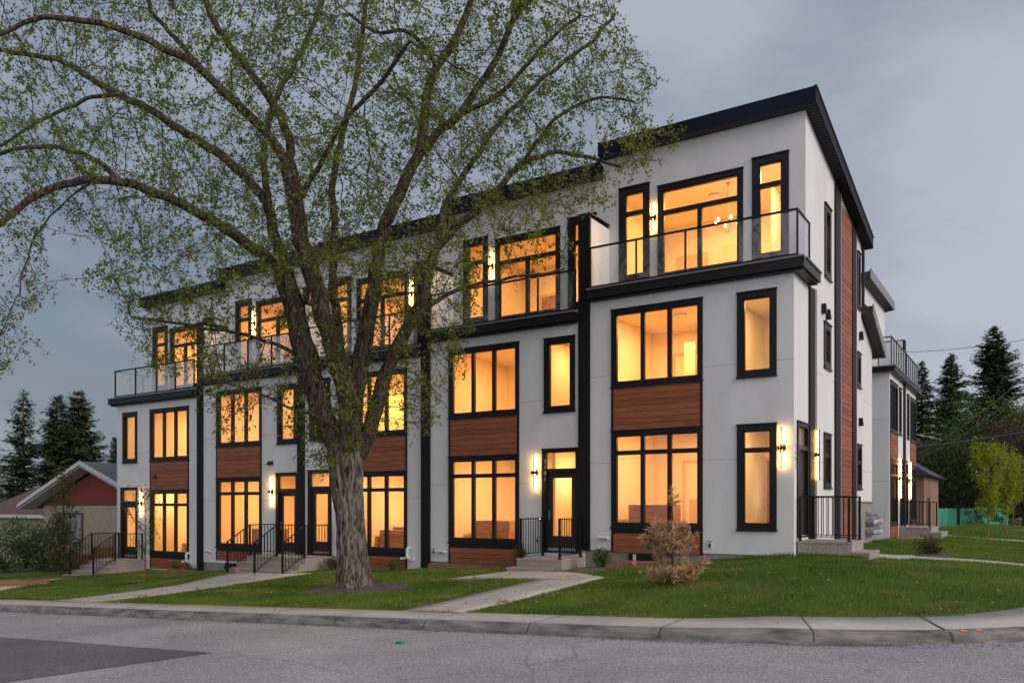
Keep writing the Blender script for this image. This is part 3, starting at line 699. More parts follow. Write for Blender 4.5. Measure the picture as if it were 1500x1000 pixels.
for z in (1.08, 3.30):
    for a, b in ((0, .28), (1.3, 1.37), (2.16, 3.0), (3.87, 4.33), (7.3, 7.5), (8.36, 10.3)):
        if not (z > 3 and b < .3) : m.box(a, b, 0.0006, 0.003, z, z + .012, 1)
m.build('side_wall', [STUCCO, JOINT], u1)
m = MB(SW); m.box(7.46, 10.29, -.02, -.004, -1.5, 0.10); m.box(7.45, 10.3, 0.0, 0.03, .085, .13, 1); m.box(0.02, 7.44, -.06, -.03, -1.6, -1.12); m.build('side_foundation', [CONC, GREYTRIM], u1)
# side trim
m = MB(SW)
m.box(1.37, 1.86, 0.0, 0.05, -1.0, 5.235); m.build('corner_board', BOARD, u1)
m = MB(SW); m.box(1.87, 2.14, 0.0, 0.035, -1.1, 5.3); m.build('corner_trim', TAUPE, u1)
m = MB(SW); m.box(4.33, 4.95, 0, .05, -1.1, rt(4.95)); m.box(6.74, 7.27, 0, .05, -1.1, rt(7.27) - .02); m.build('corner_board', BOARD, u1)
m = MB(SW); m.box(4.955, 5.13, 0, .04, -1.1, rt(5.13)); m.box(7.275, 7.42, 0, .04, -1.1, rt(7.42) - .02); m.build('corner_trim', TAUPE, u1)
m = MB(SW); z = -1.1
m.box(5.135, 6.735, 0.0, 0.008, -1.1, 8.4, 1)
while z < 8.35: m.box(5.14, 6.73, 0.009, 0.022, z, z + .138, 0); z += 0.148
m.build('side_cladding', [WOOD, BLACK], u1)
door(SW, u1, 0.24, 1.33, 1.92, -0.74, gl=False)
number(SW, u1, '3103', 0.14, 1.30, w=0.006, size=0.14, face='side')
sconce(SW, u1, 2.0, 0.62, 1.86)
window(SW, u1, 3.0, 3.86, 0.45, 1.86, bar=1.30, c=0.13); window(SW, u1, 7.52, 8.34, 0.5, 1.86, bar=1.32, c=0.13)
window(SW, u1, 3.02, 3.84, 3.55, 4.72, c=0.17); window(SW, u1, 7.55, 8.2, 3.6, 4.66, c=0.15)
window(SW, u1, 3.1, 3.86, 5.9, 7.78, c=0.17); window(SW, u1, 7.62, 8.12, 6.0, 7.72, c=0.13)
for y, z in ((2.75, 4.98), (3.25, 4.93), (7.9, 2.55), (7.95, 5.2)):
    m = MB(SW); m.prism([(y, z - .11), (y + .17, z - .11), (y + .17, z - .07), (y, z + .13)], 0.001, 0.12, axis='w'); m.build('vent_hood', BLACK, u1)
m = MB(SW); m.tube([(8.38, .05, 8.15), (8.38, .05, 5.95)], .045, 8); m.tube([(8.38, .05, 8.15), (8.5, .2, 8.3)], .045, 8); m.build('downspout', BLACK, u1)
# lower shed roof over the rear of the corner house
m = MB(); m.prism([(8.32, 5.92), (10.75, 4.96), (10.75, 5.2), (8.32, 6.16)], 5.3 - 5.2, 5.3 + .33, 1, axis='u')
ro = m.build('rear_roof', [ROOF, SOFFIT], u1)
m = MB(); m.prism([(8.30, 5.90), (10.78, 4.92), (10.78, 5.24), (8.30, 6.22)], 5.632, 5.66, 0, axis='u'); m.box(.1, 5.66, 10.781, 10.81, 4.92, 5.24); m.build('fascia', [GREYTRIM], ro)

# small wall fittings on the front
def wallbits(t, u, z, kind):
    m = MB(front)
    if kind == 'outlet':
        m.box(u - .05, u + .05, 0.001, .03, z - .08, z + .08); o = m.build('outlet_box', WHITEP, t)
        m = MB(front); m.box(u - .025, u + .025, .031, .036, z - .05, z + .04); m.build('outlet_face', BLACK, o)
        m = MB(front); m.box(u - .07, u + .07, .001, .04, z + .085, z + .10); m.build('outlet_hood', GREYP, o)
    elif kind == 'intake':
        m.tube([(u - .12, .09, z), (u + .12, .09, z)], .05, 10); m.box(u - .02, u + .14, 0.001, .06, z - .06, z + .06); m.box(u - .04, u + .17, .001, .05, z + .07, z + .085)
        m.build('vent_hood', WHITEP, t)
    elif kind == 'pvc':
        m.tube([(u, .0, z + .3), (u, .10, z + .3), (u, .13, z + .27), (u, .13, z + .02), (u, .10, z), (u, .0, z)], .045, 10)
        m.tube([(u + .03, .05, z), (u - .25, .13, z - .02)], .04, 10); m.box(u - .05, u + .18, .001, .07, z - .07, z + .05); m.build('vent_pipe', WHITEP, t)
    elif kind == 'hood':
        for q in (-.07, .07): m.prism([(0.001, z - .06), (0.12, z - .06), (0.001, z + .07)], u + q - .05, u + q + .05, axis='u')
        m.build('vent_hood', BLACK, t)
    elif kind == 'bell':
        m.box(u - .02, u + .02, .001, .02, z - .05, z + .05); o = m.build('doorbell', BLACK, t)
        m = MB(front); m.box(u - .006, u + .006, .021, .024, z - .0, z + .012); m.build('doorbell_light', BULB, o)
for t, u, z, k in ((u1, 3.36, -.94, 'outlet'), (u1, .58, -.82, 'intake'), (u2, .62, -.84, 'intake'), (u2, .30, -.87, 'outlet'), (u3, 4.62, -.72, 'pvc'), (u4, .5, -.72, 'intake'), (u5, 4.6, -.75, 'pvc'),
                   (u4, .45, 5.05, 'hood'), (u4, 3.75, 2.35, 'hood'), (u5, 2.55, 2.4, 'hood'), (u2, 3.92, .12, 'bell'), (u4, 3.9, .1, 'bell'), (u2, 3.85, -.45, 'outlet')):
    wallbits(t, u, z, k)
# basement window wells with timber edging
def well(t, x, z, wth=.9):
    m = MB(front); m.box(x, x + wth, 0.0, 0.012, z - .32, z); o = m.build('basement_window', BLACK, t)
    m = MB(front); m.box(x + .12, x + .2, .013, .02, z - .3, z - .02); m.build('window_liner', WHITEP, o)
well(u1, 1.25, -1.2); well(u4, 1.35, -1.12, .6)

# ------------------------------------------------------------------ second building behind, facing the side street
def far_pair(label, oy, width, W, Nn, door_at, lamp, mir, idx, le, re):
    t = thing('townhouse', label, 'townhouse', (0, oy, 0), R(90), 'side street townhouses behind the terrace')
    mx = (lambda r: tuple(sorted((mir - r[0], mir - r[1])))) if mir else (lambda r: r)
    W = mx(W); Nn = mx(Nn); D_ = mx(door_at); lu = mir - lamp if mir else lamp
    hl = [(W[0] + .03, W[1] - .03, -.72, 1.70), (W[0] + .03, W[1] - .03, 2.80, 4.63), (Nn[0] + .03, Nn[1] - .03, 2.85, 4.63), (D_[0] + .03, D_[1] - .03, -.78, 1.8)]
    m = MB(front); wall_holes(m, 0, width, -1.4, 5.1, hl)
    m.quad((0, 0, -1.4), (0, -9, -1.4), (0, -9, 5.1), (0, 0, 5.1)); m.quad((width, 0, -1.4), (width, -9, -1.4), (width, -9, 5.1), (width, 0, 5.1)); m.quad((0, -9, -1.4), (width, -9, -1.4), (width, -9, 8), (0, -9, 8))
    if le:
        for z in (.9, 3.2): m.box(-0.003, 0.0, -9, 0, z, z + .012, 1)
    m.build('wall', [STUCCO, JOINT], t)
    m = MB(front); DD = .95; tw0 = 0.0 if le else 0.0; tw1 = width if not re else width - 2.3
    wh = [(W[0] + .1, W[1] - .1, 5.4, 7.6)] if not re else []
    wall_holes(m, tw0, tw1, 5.1, 8.42, wh, w=-DD)
    m.quad((tw0, -DD, 5.1), (tw0, -7, 5.1), (tw0, -7, 7.5), (tw0, -DD, 8.42)); m.quad((tw1, -DD, 5.1), (tw1, -7, 5.1), (tw1, -7, 7.5), (tw1, -DD, 8.42))
    m.build('upper_wall', [STUCCO, JOINT], t)
    if wh: window(lambda u, w, z: (u, DD - w, z), t, W[0] + .07, W[1] - .07, 5.37, 7.63, cols=2, bar=7.0)
    m = MB(); m.prism([(.62, 8.46), (7.3, 7.2), (7.3, 7.46), (.62, 8.72)], tw0 - (.3 if le else 0), tw1 + (.3 if re else 0), 0, axis='u'); ro = m.build('roof', [SOFFIT], t)
    m = MB(); m.box(tw0 - (.32 if le else 0), tw1 + (.32 if re else 0), .59, .618, 8.44, 8.80); m.build('fascia', [GREYTRIM], ro)
    window(front, t, W[0], W[1], -.75, 1.72, cols=3, bar=1.15); window(front, t, W[0], W[1], 2.76, 4.66, cols=3); window(front, t, Nn[0], Nn[1], 2.8, 4.66, c=.14)
    door(front, t, D_[0], D_[1], 1.84, -.8)
    cladding(front, t, W[0], W[1], 1.75, 2.73); cladding(front, t, W[0], W[1], -1.3, -.78)
    c = MB(front); c.box(-.25 if le else 0, width + (.25 if re else 0), -.1, .22, 4.95, 5.12); c.box(-.28 if le else 0, width + (.28 if re else 0), -.95, .25, 5.121, 5.16, 1)
    if le: c.box(-.25, 0.02, -9, -.101, 4.95, 5.12); c.box(-.28, 0.02, -9, -.951, 5.121, 5.16, 1)
    c.build('cornice', [BLACK, GREYTRIM], t)
    r = MB(front); r.box(-.12 if le else .1, width + (.12 if re else -.1), .06, .10, 6.2, 6.24)
    if le: r.box(-.12, -.08, -1.0, .0599, 6.2, 6.24)
    ro = r.build('balcony_railing', BLACK, t)
    for i in range(7):
        q = (-.1 if le else .15) + i * (width - .1) / 6; p = MB(front); p.box(q - .02, q + .02, .062, .098, 5.16, 6.2); p.build('railing_post', BLACK, ro)
    g = MB(front); g.box(-.1 if le else .15, width - .1, .077, .083, 5.22, 6.18)
    if le: g.box(-.105, -.099, -.95, .07, 5.22, 6.18)
    g.build('glass_guard', RAIL_GLASS, ro)
    if re:
        p = MB(front); p.box(-.28, .16, 0.0, .06, -1.4, 6.75); p.box(-.28, .16, -.93, -.001, 5.165, 6.75); p.build('pilaster', BOARD, t)
        p = MB(front); p.box(-.3, -.281, -.9, -.01, 5.2, 6.7); p.build('privacy_wall', STUCCO, t)
    sconce(front, t, lu, .28, 1.85)
    for a, b, z0, z1, s in ((.1, width - .1, -.8, 2.1, 1), (.1, width - .1, 2.3, 4.85, 2), (.1, max(tw1 - .1, 1), 5.2, 7.4, 3)):
        if s < 3: room(t, a, b, .22, 4.5, z0, z1, 18 if s == 1 else 5, idx * 7 + s, [(W[1] + .1, W[1] + .2, .24, 4.3, z0, z1, 0)])
        else: room(t, a, b, DD + .22, 5.2, z0, z1, 3, idx * 7 + s)
    return t
f1 = far_pair('pale townhouse behind the corner house, nearer of the side street pair', 14.1, 3.9, (0.12, 2.05), (2.42, 3.1), (2.75, 3.65), 2.42, None, 1, True, False)
f2 = far_pair('pale townhouse behind the corner house, farther of the side street pair', 18.0, 3.85, (0.12, 2.05), (2.42, 3.1), (2.75, 3.60), 2.42, 3.95, 2, False, True)
m = MB(); m.box(-1.25, -.42, 14.06, 14.095, -1.3, 0.02); m.build('basement_door', BOARD, f1)

# ------------------------------------------------------------------ concrete steps with black railings
def railing(par, T, pts, hgt=1.0, gap=0.115, posts=(True, True)):
    """pts: list of (x,y,z_floor) along the run; one mesh for rails, posts and balusters as children"""
    m = MB(T); up = [(x, y, z + hgt) for x, y, z in pts]; dn = [(x, y, z + .10) for x, y, z in pts]
    for q, r_ in ((up, .022), (dn, .014)):
        for a, b in zip(q, q[1:]): m.tube([a, b], r_, 4)
    for a, b in ((up[0], dn[0]), (up[-1], dn[-1])): m.tube([a, b], .012, 4)
    ro = m.build('railing', BLACK, par)
    def post(p, s=.026):
        m = MB(T); m.box(p[0] - s, p[0] + s, p[1] - s, p[1] + s, p[2], p[2] + hgt + .01); m.box(p[0] - .05, p[0] + .05, p[1] - .05, p[1] + .05, p[2], p[2] + .012); m.build('railing_post', BLACK, ro)
    if posts[0]: post(pts[0])
    if posts[1]: post(pts[-1])
    for i in range(1, len(pts) - 1): post(pts[i])
    base = None
    for (a, b) in zip(pts, pts[1:]):
        Lh = math.hypot(b[0] - a[0], b[1] - a[1]); k = max(1, int(Lh / gap))
        for i in range(1, k):
            t_ = i / k; x = a[0] + (b[0] - a[0]) * t_; y = a[1] + (b[1] - a[1]) * t_; z = a[2] + (b[2] - a[2]) * t_
            if base is None:
                mb = MB(); mb.box(-.008, .008, -.008, .008, .10, hgt - .005); base = mb.build('baluster', BLACK, ro); base.location = T(x, y, z) if False else (x, y, z)
            else:
                c = base.copy(); COL.objects.link(c); c.parent = ro; c.location = (x, y, z)
    return ro
def steps(label, boxes, rails, group='concrete entrance steps'):
    x0 = min(b[0] for b in boxes); y1 = max(b[3] for b in boxes); zb = min(b[4] for b in boxes)
    t = thing('porch', label, 'porch steps', (x0, y1, zb), 0, group)
    I = lambda x, y, z: (x, y, z)
    m = MB(lambda x, y, z: (x - x0, y - y1, z - zb))
    for b in boxes:
        m.box(b[0] + .012, b[1] - .012, b[2] + .012, b[3] - .002, b[4], b[5] - .05); m.box(b[0], b[1], b[2], b[3] - .002, b[5] - .049, b[5])
    m.build('concrete_steps', STEPC, t)
    for r in rails: railing(t, I, [(x - x0, y - y1, z - zb) for x, y, z in r])
    return t
steps('two concrete steps with low railings at the numbered door beside the black pilaster', [(-6.62, -5.28, -1.25, -.02, -2.0, -1.34), (-6.72, -5.26, -1.58, -1.252, -2.0, -1.56)],
      [[(-6.52, -1.18, -1.34), (-6.52, -.08, -1.34)], [(-5.38, -1.18, -1.34), (-5.38, -.08, -1.34)]])
steps('wide concrete stairs with three sloping railings left of the big trunk', [(-17.0, -14.3, -1.25, -.02, -2.4, -1.62), (-17.05, -14.25, -1.55, -1.252, -2.4, -1.80), (-17.12, -14.2, -1.87, -1.552, -2.4, -1.98), (-17.2, -14.1, -2.2, -1.872, -2.4, -2.14)],
      [[(x, -2.05, -2.14), (x, -1.18, -1.62), (x, -.08, -1.62)] for x in (-16.92, -15.65, -14.4)])
steps('concrete stairs with sloping railings at the far left end of the terrace', [(-26.2, -24.3, -1.25, -.02, -3.0, -2.08), (-26.25, -24.3, -1.55, -1.252, -3.0, -2.26), (-26.3, -24.3, -1.86, -1.552, -3.0, -2.44), (-26.35, -24.3, -2.17, -1.862, -3.0, -2.6)],
      [[(x, -2.02, -2.6), (x, -1.18, -2.08), (x, -.08, -2.08)] for x in (-26.05, -24.5)])
steps('speckled concrete side porch at the right corner with a black railing', [(0.03, 1.2, .16, 1.6, -1.4, -.80), (1.202, 1.56, .16, 1.5, -1.4, -1.02)],
      [[(0.08, .24, -.8), (1.12, .24, -.8)], [(0.08, 1.52, -.8), (1.12, 1.52, -.8)]])
steps('distant concrete porch shared by the side street pair', [(0.03, 1.15, 16.6, 19.3, -1.4, -.85), (1.152, 1.5, 16.7, 19.2, -1.4, -1.05)],
      [[(0.08, 16.68, -.85), (1.08, 16.68, -.85)], [(0.08, 19.2, -.85), (1.08, 19.2, -.85)]])

# ------------------------------------------------------------------ chandeliers and things seen inside
def chandelier(x, y, zc, ztop, r, label):
    t = thing('chandelier', label, 'chandelier', (x, y, ztop))
    m = MB(); m.tube([(0, 0, 0), (0, 0, zc - ztop)], .008, 6); m.tube([(0, 0, 0), (0, 0, -.03)], .06, 10)
    k = 6
    for i in range(k):
        a = 2 * math.pi * i / k
        m.tube([(0, 0, zc - ztop - r * .75), (r * .6 * math.cos(a), r * .6 * math.sin(a), zc - ztop - r * .55), (r * math.cos(a), r * math.sin(a), zc - ztop)], .007, 5)
        m.tube([(0, 0, zc - ztop + .05), (r * math.cos(a), r * math.sin(a), zc - ztop)], .005, 5)
    m.build('chandelier_frame', BRASS, t)
    for i in range(k):
        a = 2 * math.pi * i / k; m = MB(); p = (r * math.cos(a), r * math.sin(a), zc - ztop)
        m.tube([p, (p[0], p[1], p[2] + .05), (p[0], p[1], p[2] + .10)], [.016, .026, .004], 8); m.build('bulb', BULB, t)
chandelier(-2.35, 2.6, 7.55, 8.61, .34, 'wire chandelier with candle bulbs in the upper right balcony doorway')
chandelier(-6.55, 2.2, .62, 1.66, .22, 'small chandelier glowing behind the numbered front door')
def island(x, y, z, w_, d_, label):
    t = thing('kitchen_island', label, 'kitchen counter', (x, y, z)); m = MB(); m.box(0, w_, 0, d_, 0, .84); m.build('cabinet', CABWOOD, t)
    m = MB(); m.box(-.04, w_ + .04, -.04, d_ + .04, .841, .88); m.build('countertop', WHITEP, t)
island(-14.1, 2.6, -1.60, 2.6, .7, 'pale topped kitchen counter seen in the window right of the big trunk')
# wall light seen through the upper middle window
sconce(lambda u, w, z: (u, 6.28 - w, z), thing('wall_sconce', 'small twin wall light glowing inside the upper middle balcony door', 'wall light', (0, 0, 0)), -8.5, 6.85, 7.1)

# ------------------------------------------------------------------ timber edging, gas meters
def timber(label, a, b, h=.14, w_=.1):
    L_ = math.hypot(b[0] - a[0], b[1] - a[1]); m = MB(); m.box(0, L_, -w_ / 2, w_ / 2, -.12, h / 2); m.box(0.01, L_ - .01, -w_ / 2 + .004, w_ / 2 - .004, h / 2 + .003, h)
    o = m.build('landscape_timber', TIMBER); o.location = (a[0], a[1], (G(*a) + G(*b)) / 2 + .02); o.rotation_euler = (0, 0, math.atan2(b[1] - a[1], b[0] - a[0])); tag(o, label, 'timber edging', 'timber edging along the lawn'); return o
timber('brown timber edging left of the brown needled sapling', (-4.3, -.75), (-2.5, -.75)); timber('timber edging below the lower window left of the numbered door', (-10.1, -.45), (-7.0, -.45), .08)
timber('short timber edging beside the second black pilaster from the left', (-21.8, -.8), (-20.2, -.8), .1); timber('thick timber step at the far left lawn, nearer the street', (-24.0, -6.2), (-22.4, -4.7), .2, .16); timber('thick timber edging running left from the lawn step', (-30.5, -6.5), (-24.05, -6.25), .22, .16)
timber('thin board edging the bed by the distant porch', (.15, 14.3), (1.1, 15.6), .06)
METAL = pmat('gas_meter_grey', (.27, .29, .33), .45, metal=.3, var=.2)
def meter():
    t = thing('gas_meter', 'grey gas meter in the bank by the rear corner wall', 'gas meter', (0, 0, 0), 0, 'gas meters at the rear corner')
    m = MB(); m.prism([(-.11, 0), (-.13, .09), (-.07, .19), (.07, .19), (.13, .09), (.11, 0)], -.09, .09, axis='w'); m.build('meter_body', METAL, t)
    m = MB(); m.tube([(0, -.091, .1), (0, -.12, .1)], .07, 12); m.build('meter_dial', WHITEP, t)
    m = MB(); m.tube([(-.08, 0, .19), (-.08, 0, .30), (-.05, .04, .33), (-.05, .2, .33), (-.05, .22, -.45)], .02, 6); m.tube([(.08, 0, .19), (.08, 0, .26), (.09, .05, .29), (.09, .22, .29)], .02, 6)
    m.tube([(0, .1, .36), (0, .1, .42)], .06, 10); m.build('meter_pipe', METAL, t); return t
g0 = meter(); k = 0
pos = [(x_, y_, z_) for z_ in (-.95, -.62) for x_, y_ in ((.15, 9.2), (.15, 9.55), (.15, 9.9), (.15, 10.25), (.15, 10.6))]
for i, p in enumerate(pos):
    g = g0 if i == 0 else copy_tree(g0); g.location = p; g.rotation_euler = (0, 0, R(90) + .1 * math.sin(i))
    g['label'] = 'grey gas meter, %s of five in the %s row at the rear corner' % (('nearest', 'second nearest', 'middle', 'second farthest', 'farthest')[i % 5], ('lower', 'upper')[i // 5])

# ------------------------------------------------------------------ marker flags and litter
def flag(x, y, label):
    t = thing('marker_flag', label, 'marker flag', (x, y, G(x, y)), random.Random(x).uniform(0, 1), 'pink marker flags'); m = MB(); m.tube([(0, 0, 0), (0.01, 0, .16)], .002, 4); m.build('wire_stem', GREYP, t)
    m = MB(); m.prism([(.01, .09), (.10, .08), (.105, .155), (.01, .16)], -.001, .001, axis='w'); m.build('flag_cloth', pmat('pink_plastic', (.8, .08, .2), .5), t)
flag(-16.0, -2.5, 'pink marker flag beside the wide stairs left of the trunk'); flag(-3.55, -.9, 'pink marker flag standing by the brown needled sapling')
m = MB(); rnd = random.Random(4)
for i in range(5): a = rnd.uniform(0, 6); m.prism([(.05 * math.cos(a + b_) + i * .02, .04 * math.sin(a + b_)) for b_ in (0, 1.6, 3, 4.6)], .004 * i, .004 * i + .02 * rnd.random() + .004)
o = m.build('plastic_scrap', pmat('green_plastic', (.02, .25, .16), .5)); o.location = (-2.45, -10.71, float(roadz(-2.45)) + .002); tag(o, 'green plastic scrap lying in the road', 'litter')
OR = pmat('orange_survey_paint', (.75, .28, .12), .8)
for dx in (-.1, .02, .16):
    x, y, nx, ny = min(KL, key=lambda q: (q[0] - 3.95 - dx) ** 2 + (q[1] + 8.12 - dx * .9) ** 2); m = MB(); rnd = random.Random(int(dx * 100))
    m.v = [(x + nx * .10 + dx * .02 + r_ * math.cos(a), y + ny * .10 + r_ * math.sin(a), float(roadz(x)) + .1405 + (-.009 if (nx * math.cos(a) + ny * math.sin(a)) < 0 else .0)) for a, r_ in ((i * math.pi / 6, .045 * rnd.uniform(.7, 1.1)) for i in range(12))]
    m.f = [tuple(range(12))]; m.m = [0]; m.build('survey_paint', OR, kind='structure')

# ------------------------------------------------------------------ bungalow at the left
BSTUC = pmat('beige_stucco', (.40, .36, .31), .95, var=.08, vscale=3, bump=.4, bscale=60); RED = pmat('dark_red_stucco', (.22, .045, .035), .85, var=.08, vscale=4, bump=.3, bscale=60)
SHING = pmat('blue_grey_shingle', (.075, .085, .105), .9, col2=(.13, .14, .17), vscale=9, vstretch=(1, 1, 4), bump=.4, bscale=30); SHINR = pmat('plum_shingle', (.075, .042, .045), .9, col2=(.14, .08, .082), vscale=9, bump=.4, bscale=30)
WFAS = pmat('white_fascia', (.55, .57, .6), .6); BRICKR = pmat('red_brick_planter', (.2, .07, .05), .9, col2=(.3, .12, .09), vscale=9, vstretch=(1, 1, 3)); SIDING = pmat('cream_siding', (.46, .43, .38), .8, var=.06)
DIMG = pmat('dim_window_with_curtain', (.10, .12, .13), .25, col2=(.34, .36, .35), vscale=3, vstretch=(6, 1, .2))
t = thing('bungalow', 'beige bungalow with a dark red gable left of the terrace', 'bungalow', (-37.6, 3, -3.4))
hx = -32.9 + 37.6
m = MB(); m.box(0, 9.6, 0, 9, -.2, 3.4); m.build('wall', BSTUC, t)
m = MB(); m.prism([(-.0, 3.42), (9.6, 3.42), (hx, 5.05)], -.03, .0, axis='w'); m.build('gable', RED, t)
for s, x0_ in ((1, -.9), (-1, 10.4)):
    m = MB(); zr = 5.45; ze = 3.45
    pts = [(x0_, ze), (hx, zr), (hx, zr - .2), (x0_, ze - .2)]
    m.prism(pts, -.8, 9.4, axis='w'); ro = m.build('roof', SHING, t)
    m = MB(); m.prism([(x0_ + s * .03, ze - .245), (hx, zr - .245), (hx, zr - .205), (x0_ + s * .03, ze - .205)], -.79, -.02, axis='w'); m.build('soffit', WFAS, ro)
    m = MB(); m.prism([(x0_ - s * .02, ze - .16), (hx, zr - .16), (hx, zr + .03), (x0_ - s * .02, ze + .03)], -.84, -.801, axis='w'); m.build('fascia', WFAS, ro)
for a, b, c_, d_ in ((1.6, 3.6, 1.55, 3.05), (7.2, 8.9, .9, 3.05)):
    m = MB(front); m.box(a, b, 0, .05, c_, d_); fo = m.build('window', pmat('brown_window_frame', (.09, .05, .035), .6), t)
    m = MB(front); m.box(a + .08, (a + b) / 2 - .03, .051, .056, c_ + .08, d_ - .08); m.box((a + b) / 2 + .03, b - .08, .051, .056, c_ + .08, d_ - .08); m.build('pane', DIMG, fo)
m = MB(front); m.box(2.5, 6.2, .3, .9, -.2, 1.1); m.build('brick_planter', BRICKR, t)
m = MB(front); m.box(6.0, 7.6, .9, 1.0, -.2, 1.55); m.build('wooden_screen', CABWOOD, t)
t = thing('garage', 'low cream garage wing with a plum coloured roof at the left edge', 'garage', (-52, 7, -3.9))
m = MB(); m.box(0, 14.5, 0, 7, -.2, 3.3)
m.build('wall', SIDING, t)
m = MB(front)
for i in range(9): m.box(4.0, 12.5, 0.001, .03 + .004 * (i % 2), .15 + i * .27, .15 + i * .27 + .25)
m.build('siding_panel', SIDING, t)
m = MB(); m.v = [(-.6, -.7, 3.35), (15.3, -.7, 3.35), (15.3, 7.7, 3.35), (-.6, 7.7, 3.35), (3.2, 3.5, 5.95), (13.5, 3.5, 5.95)]; m.f = [(0, 1, 5, 4), (2, 3, 4, 5), (0, 4, 3), (1, 2, 5), (0, 3, 2, 1)]; m.m = [0] * 5
ro = m.build('roof', SHINR, t); m = MB(); m.box(-.62, 15.32, -.74, -.701, 3.16, 3.36); m.build('fascia', WFAS, ro)
m = MB(); m.tube([(9.3, -.76, 3.2), (9.3, -.3, 2.9), (9.3, -.08, 2.8), (9.3, -.08, .1)], .05, 8); m.build('downspout', WFAS, t)

# ------------------------------------------------------------------ far right: house end, fence, antenna, wires
t = thing('distant_house', 'small dark roofed house just beyond the side street pair', 'house', (-3.5, 27, -1.5))
m = MB(); m.box(0, 3.3, 0, 7, -.2, 3.1); m.build('wall', pmat('brown_siding', (.26, .15, .11), .8, var=.15, vscale=3, vstretch=(1, 1, 8)), t)
m = MB(); m.prism([(-.5, 3.0), (3.7, 3.0), (1.6, 4.35)], -.5, 7.5, axis='w'); m.build('roof', pmat('dark_blue_shingle', (.03, .04, .07), .7, var=.3, vscale=8), t)
m = MB(side); m.box(1.5, 2.4, 3.301, 3.34, .4, 1.9); fo = m.build('window', BLACK, t); m = MB(side); m.box(1.6, 2.3, 3.341, 3.345, .5, 1.8); m.build('pane', DIMG, fo)
t = thing('antenna', 'old television antenna above the distant dark roof', 'antenna', (-1.4, 30, 2.3)); m = MB(); m.tube([(0, 0, 0), (0, 0, 1.7)], .03, 6); m.tube([(-.8, .3, 1.9), (1.5, -.5, 1.25)], .02, 5)
for i in range(6): f_ = i / 5; x = -.8 + 2.3 * f_; y = .3 - .8 * f_; z = 1.9 - .65 * f_; m.tube([(x - .25, y - .5, z + .1), (x + .25, y + .5, z - .1)], .012, 4)
m.build('antenna_boom', pmat('aluminium', (.5, .5, .52), .4, metal=.6), t)
TEAL = pmat('teal_fence_paint', (.045, .32, .22), .7, var=.12, vscale=2, rand=.12)
t = thing('board_fence', 'teal painted board fence beyond the lawn', 'fence', (-2.45, 53.67, G(-2.45, 53.67)), math.atan2(8.68, 5.21))
Lf = math.hypot(7.6, 5.9); m = MB(front); u = 0
while u < Lf: m.box(u, u + .24, 0, .025, .02, 1.5 + .03 * math.sin(u * 9)); u += .262
m.build('fence_boards', TEAL, t)
m = MB(front); m.box(0, Lf, -.06, -.001, .3, .4); m.box(0, Lf, -.06, -.001, 1.15, 1.25); m.build('fence_rail', TEAL, t)
for u in (0, 3.2, 6.4, Lf): m = MB(front); m.box(u - .06, u + .06, -.16, -.061, 0, 1.55); m.build('fence_post', TEAL, t)
m = MB(front); m.box(3.0, 3.35, .026, .05, .02, 1.56); m.build('fence_gate_post', BOARD, t)
def W3(px, py, t_): u = (px - CX) / FPX; return Vector((PX + t_ * (FW[0] + u * RT[0]), PY + t_ * (FW[1] + u * RT[1]), (HY - py) * t_ / FPX))
WIREM = pmat('wire', (.03, .03, .035), .5); WIREL = pmat('bright_wire', (.30, .30, .31), .5)
def wire(label, a, b, r_, sag=.0, mat=None):
    pts = [a.lerp(b, i / 24) - Vector((0, 0, sag * 4 * (i / 24) * (1 - i / 24))) for i in range(25)]
    m = MB(); m.tube(pts, r_, 5); tag(m.build('overhead_wire', mat or WIREM, smooth=True), label, 'wire', 'overhead wires at the right')
wire('thin overhead wire crossing the sky highest at the right', W3(1310, 516, 42), W3(1560, 486, 36), .012, .2)
wire('pale overhead wire slanting up in front of the spruces', W3(1340, 668, 48), W3(1560, 500, 34), .016, .35, WIREL); wire('lower pale overhead wire slanting beside its twin', W3(1342, 672, 48), W3(1560, 516, 34), .013, .5, WIREL)
wire('thick black overhead cable above the young trees', W3(1340, 655, 46), W3(1560, 622, 30), .055, .1); wire('thin dark wire just above the green tree crown', W3(1340, 624, 46), W3(1560, 600, 38), .012, .1)

# ------------------------------------------------------------------ leaf and needle builders
def leafmesh(name, P, size, mat, rng, parent=None, droop=0.35, aspect=1.7, szvar=.4, D=None, **props):
    """folded two-triangle leaves at points P"""
    n = len(P); P = np.asarray(P, float); s = size * (1 + szvar * rng.uniform(-1, 1, n))
    if D is None:
        D = rng.normal(size=(n, 3)); D[:, 2] -= droop
    D = D / (np.linalg.norm(D, axis=1, keepdims=True) + 1e-9)
    U = rng.normal(size=(n, 3)); S = np.cross(D, U); S /= (np.linalg.norm(S, axis=1, keepdims=True) + 1e-9); Nn = np.cross(S, D)
    a = P; b = P + D * (s * .5)[:, None] + S * (s / aspect * .5)[:, None] + Nn * (s * .12)[:, None]
    c = P + D * s[:, None]; d_ = P + D * (s * .5)[:, None] - S * (s / aspect * .5)[:, None] + Nn * (s * .12)[:, None]
    V = np.stack([a, b, c, d_], 1).reshape(-1, 3); i = np.arange(n)[:, None] * 4
    F = np.concatenate([i + np.array([[0, 1, 2]]), i + np.array([[0, 2, 3]])], 0)
    return npmesh(name, V, F, mat, parent, **props)
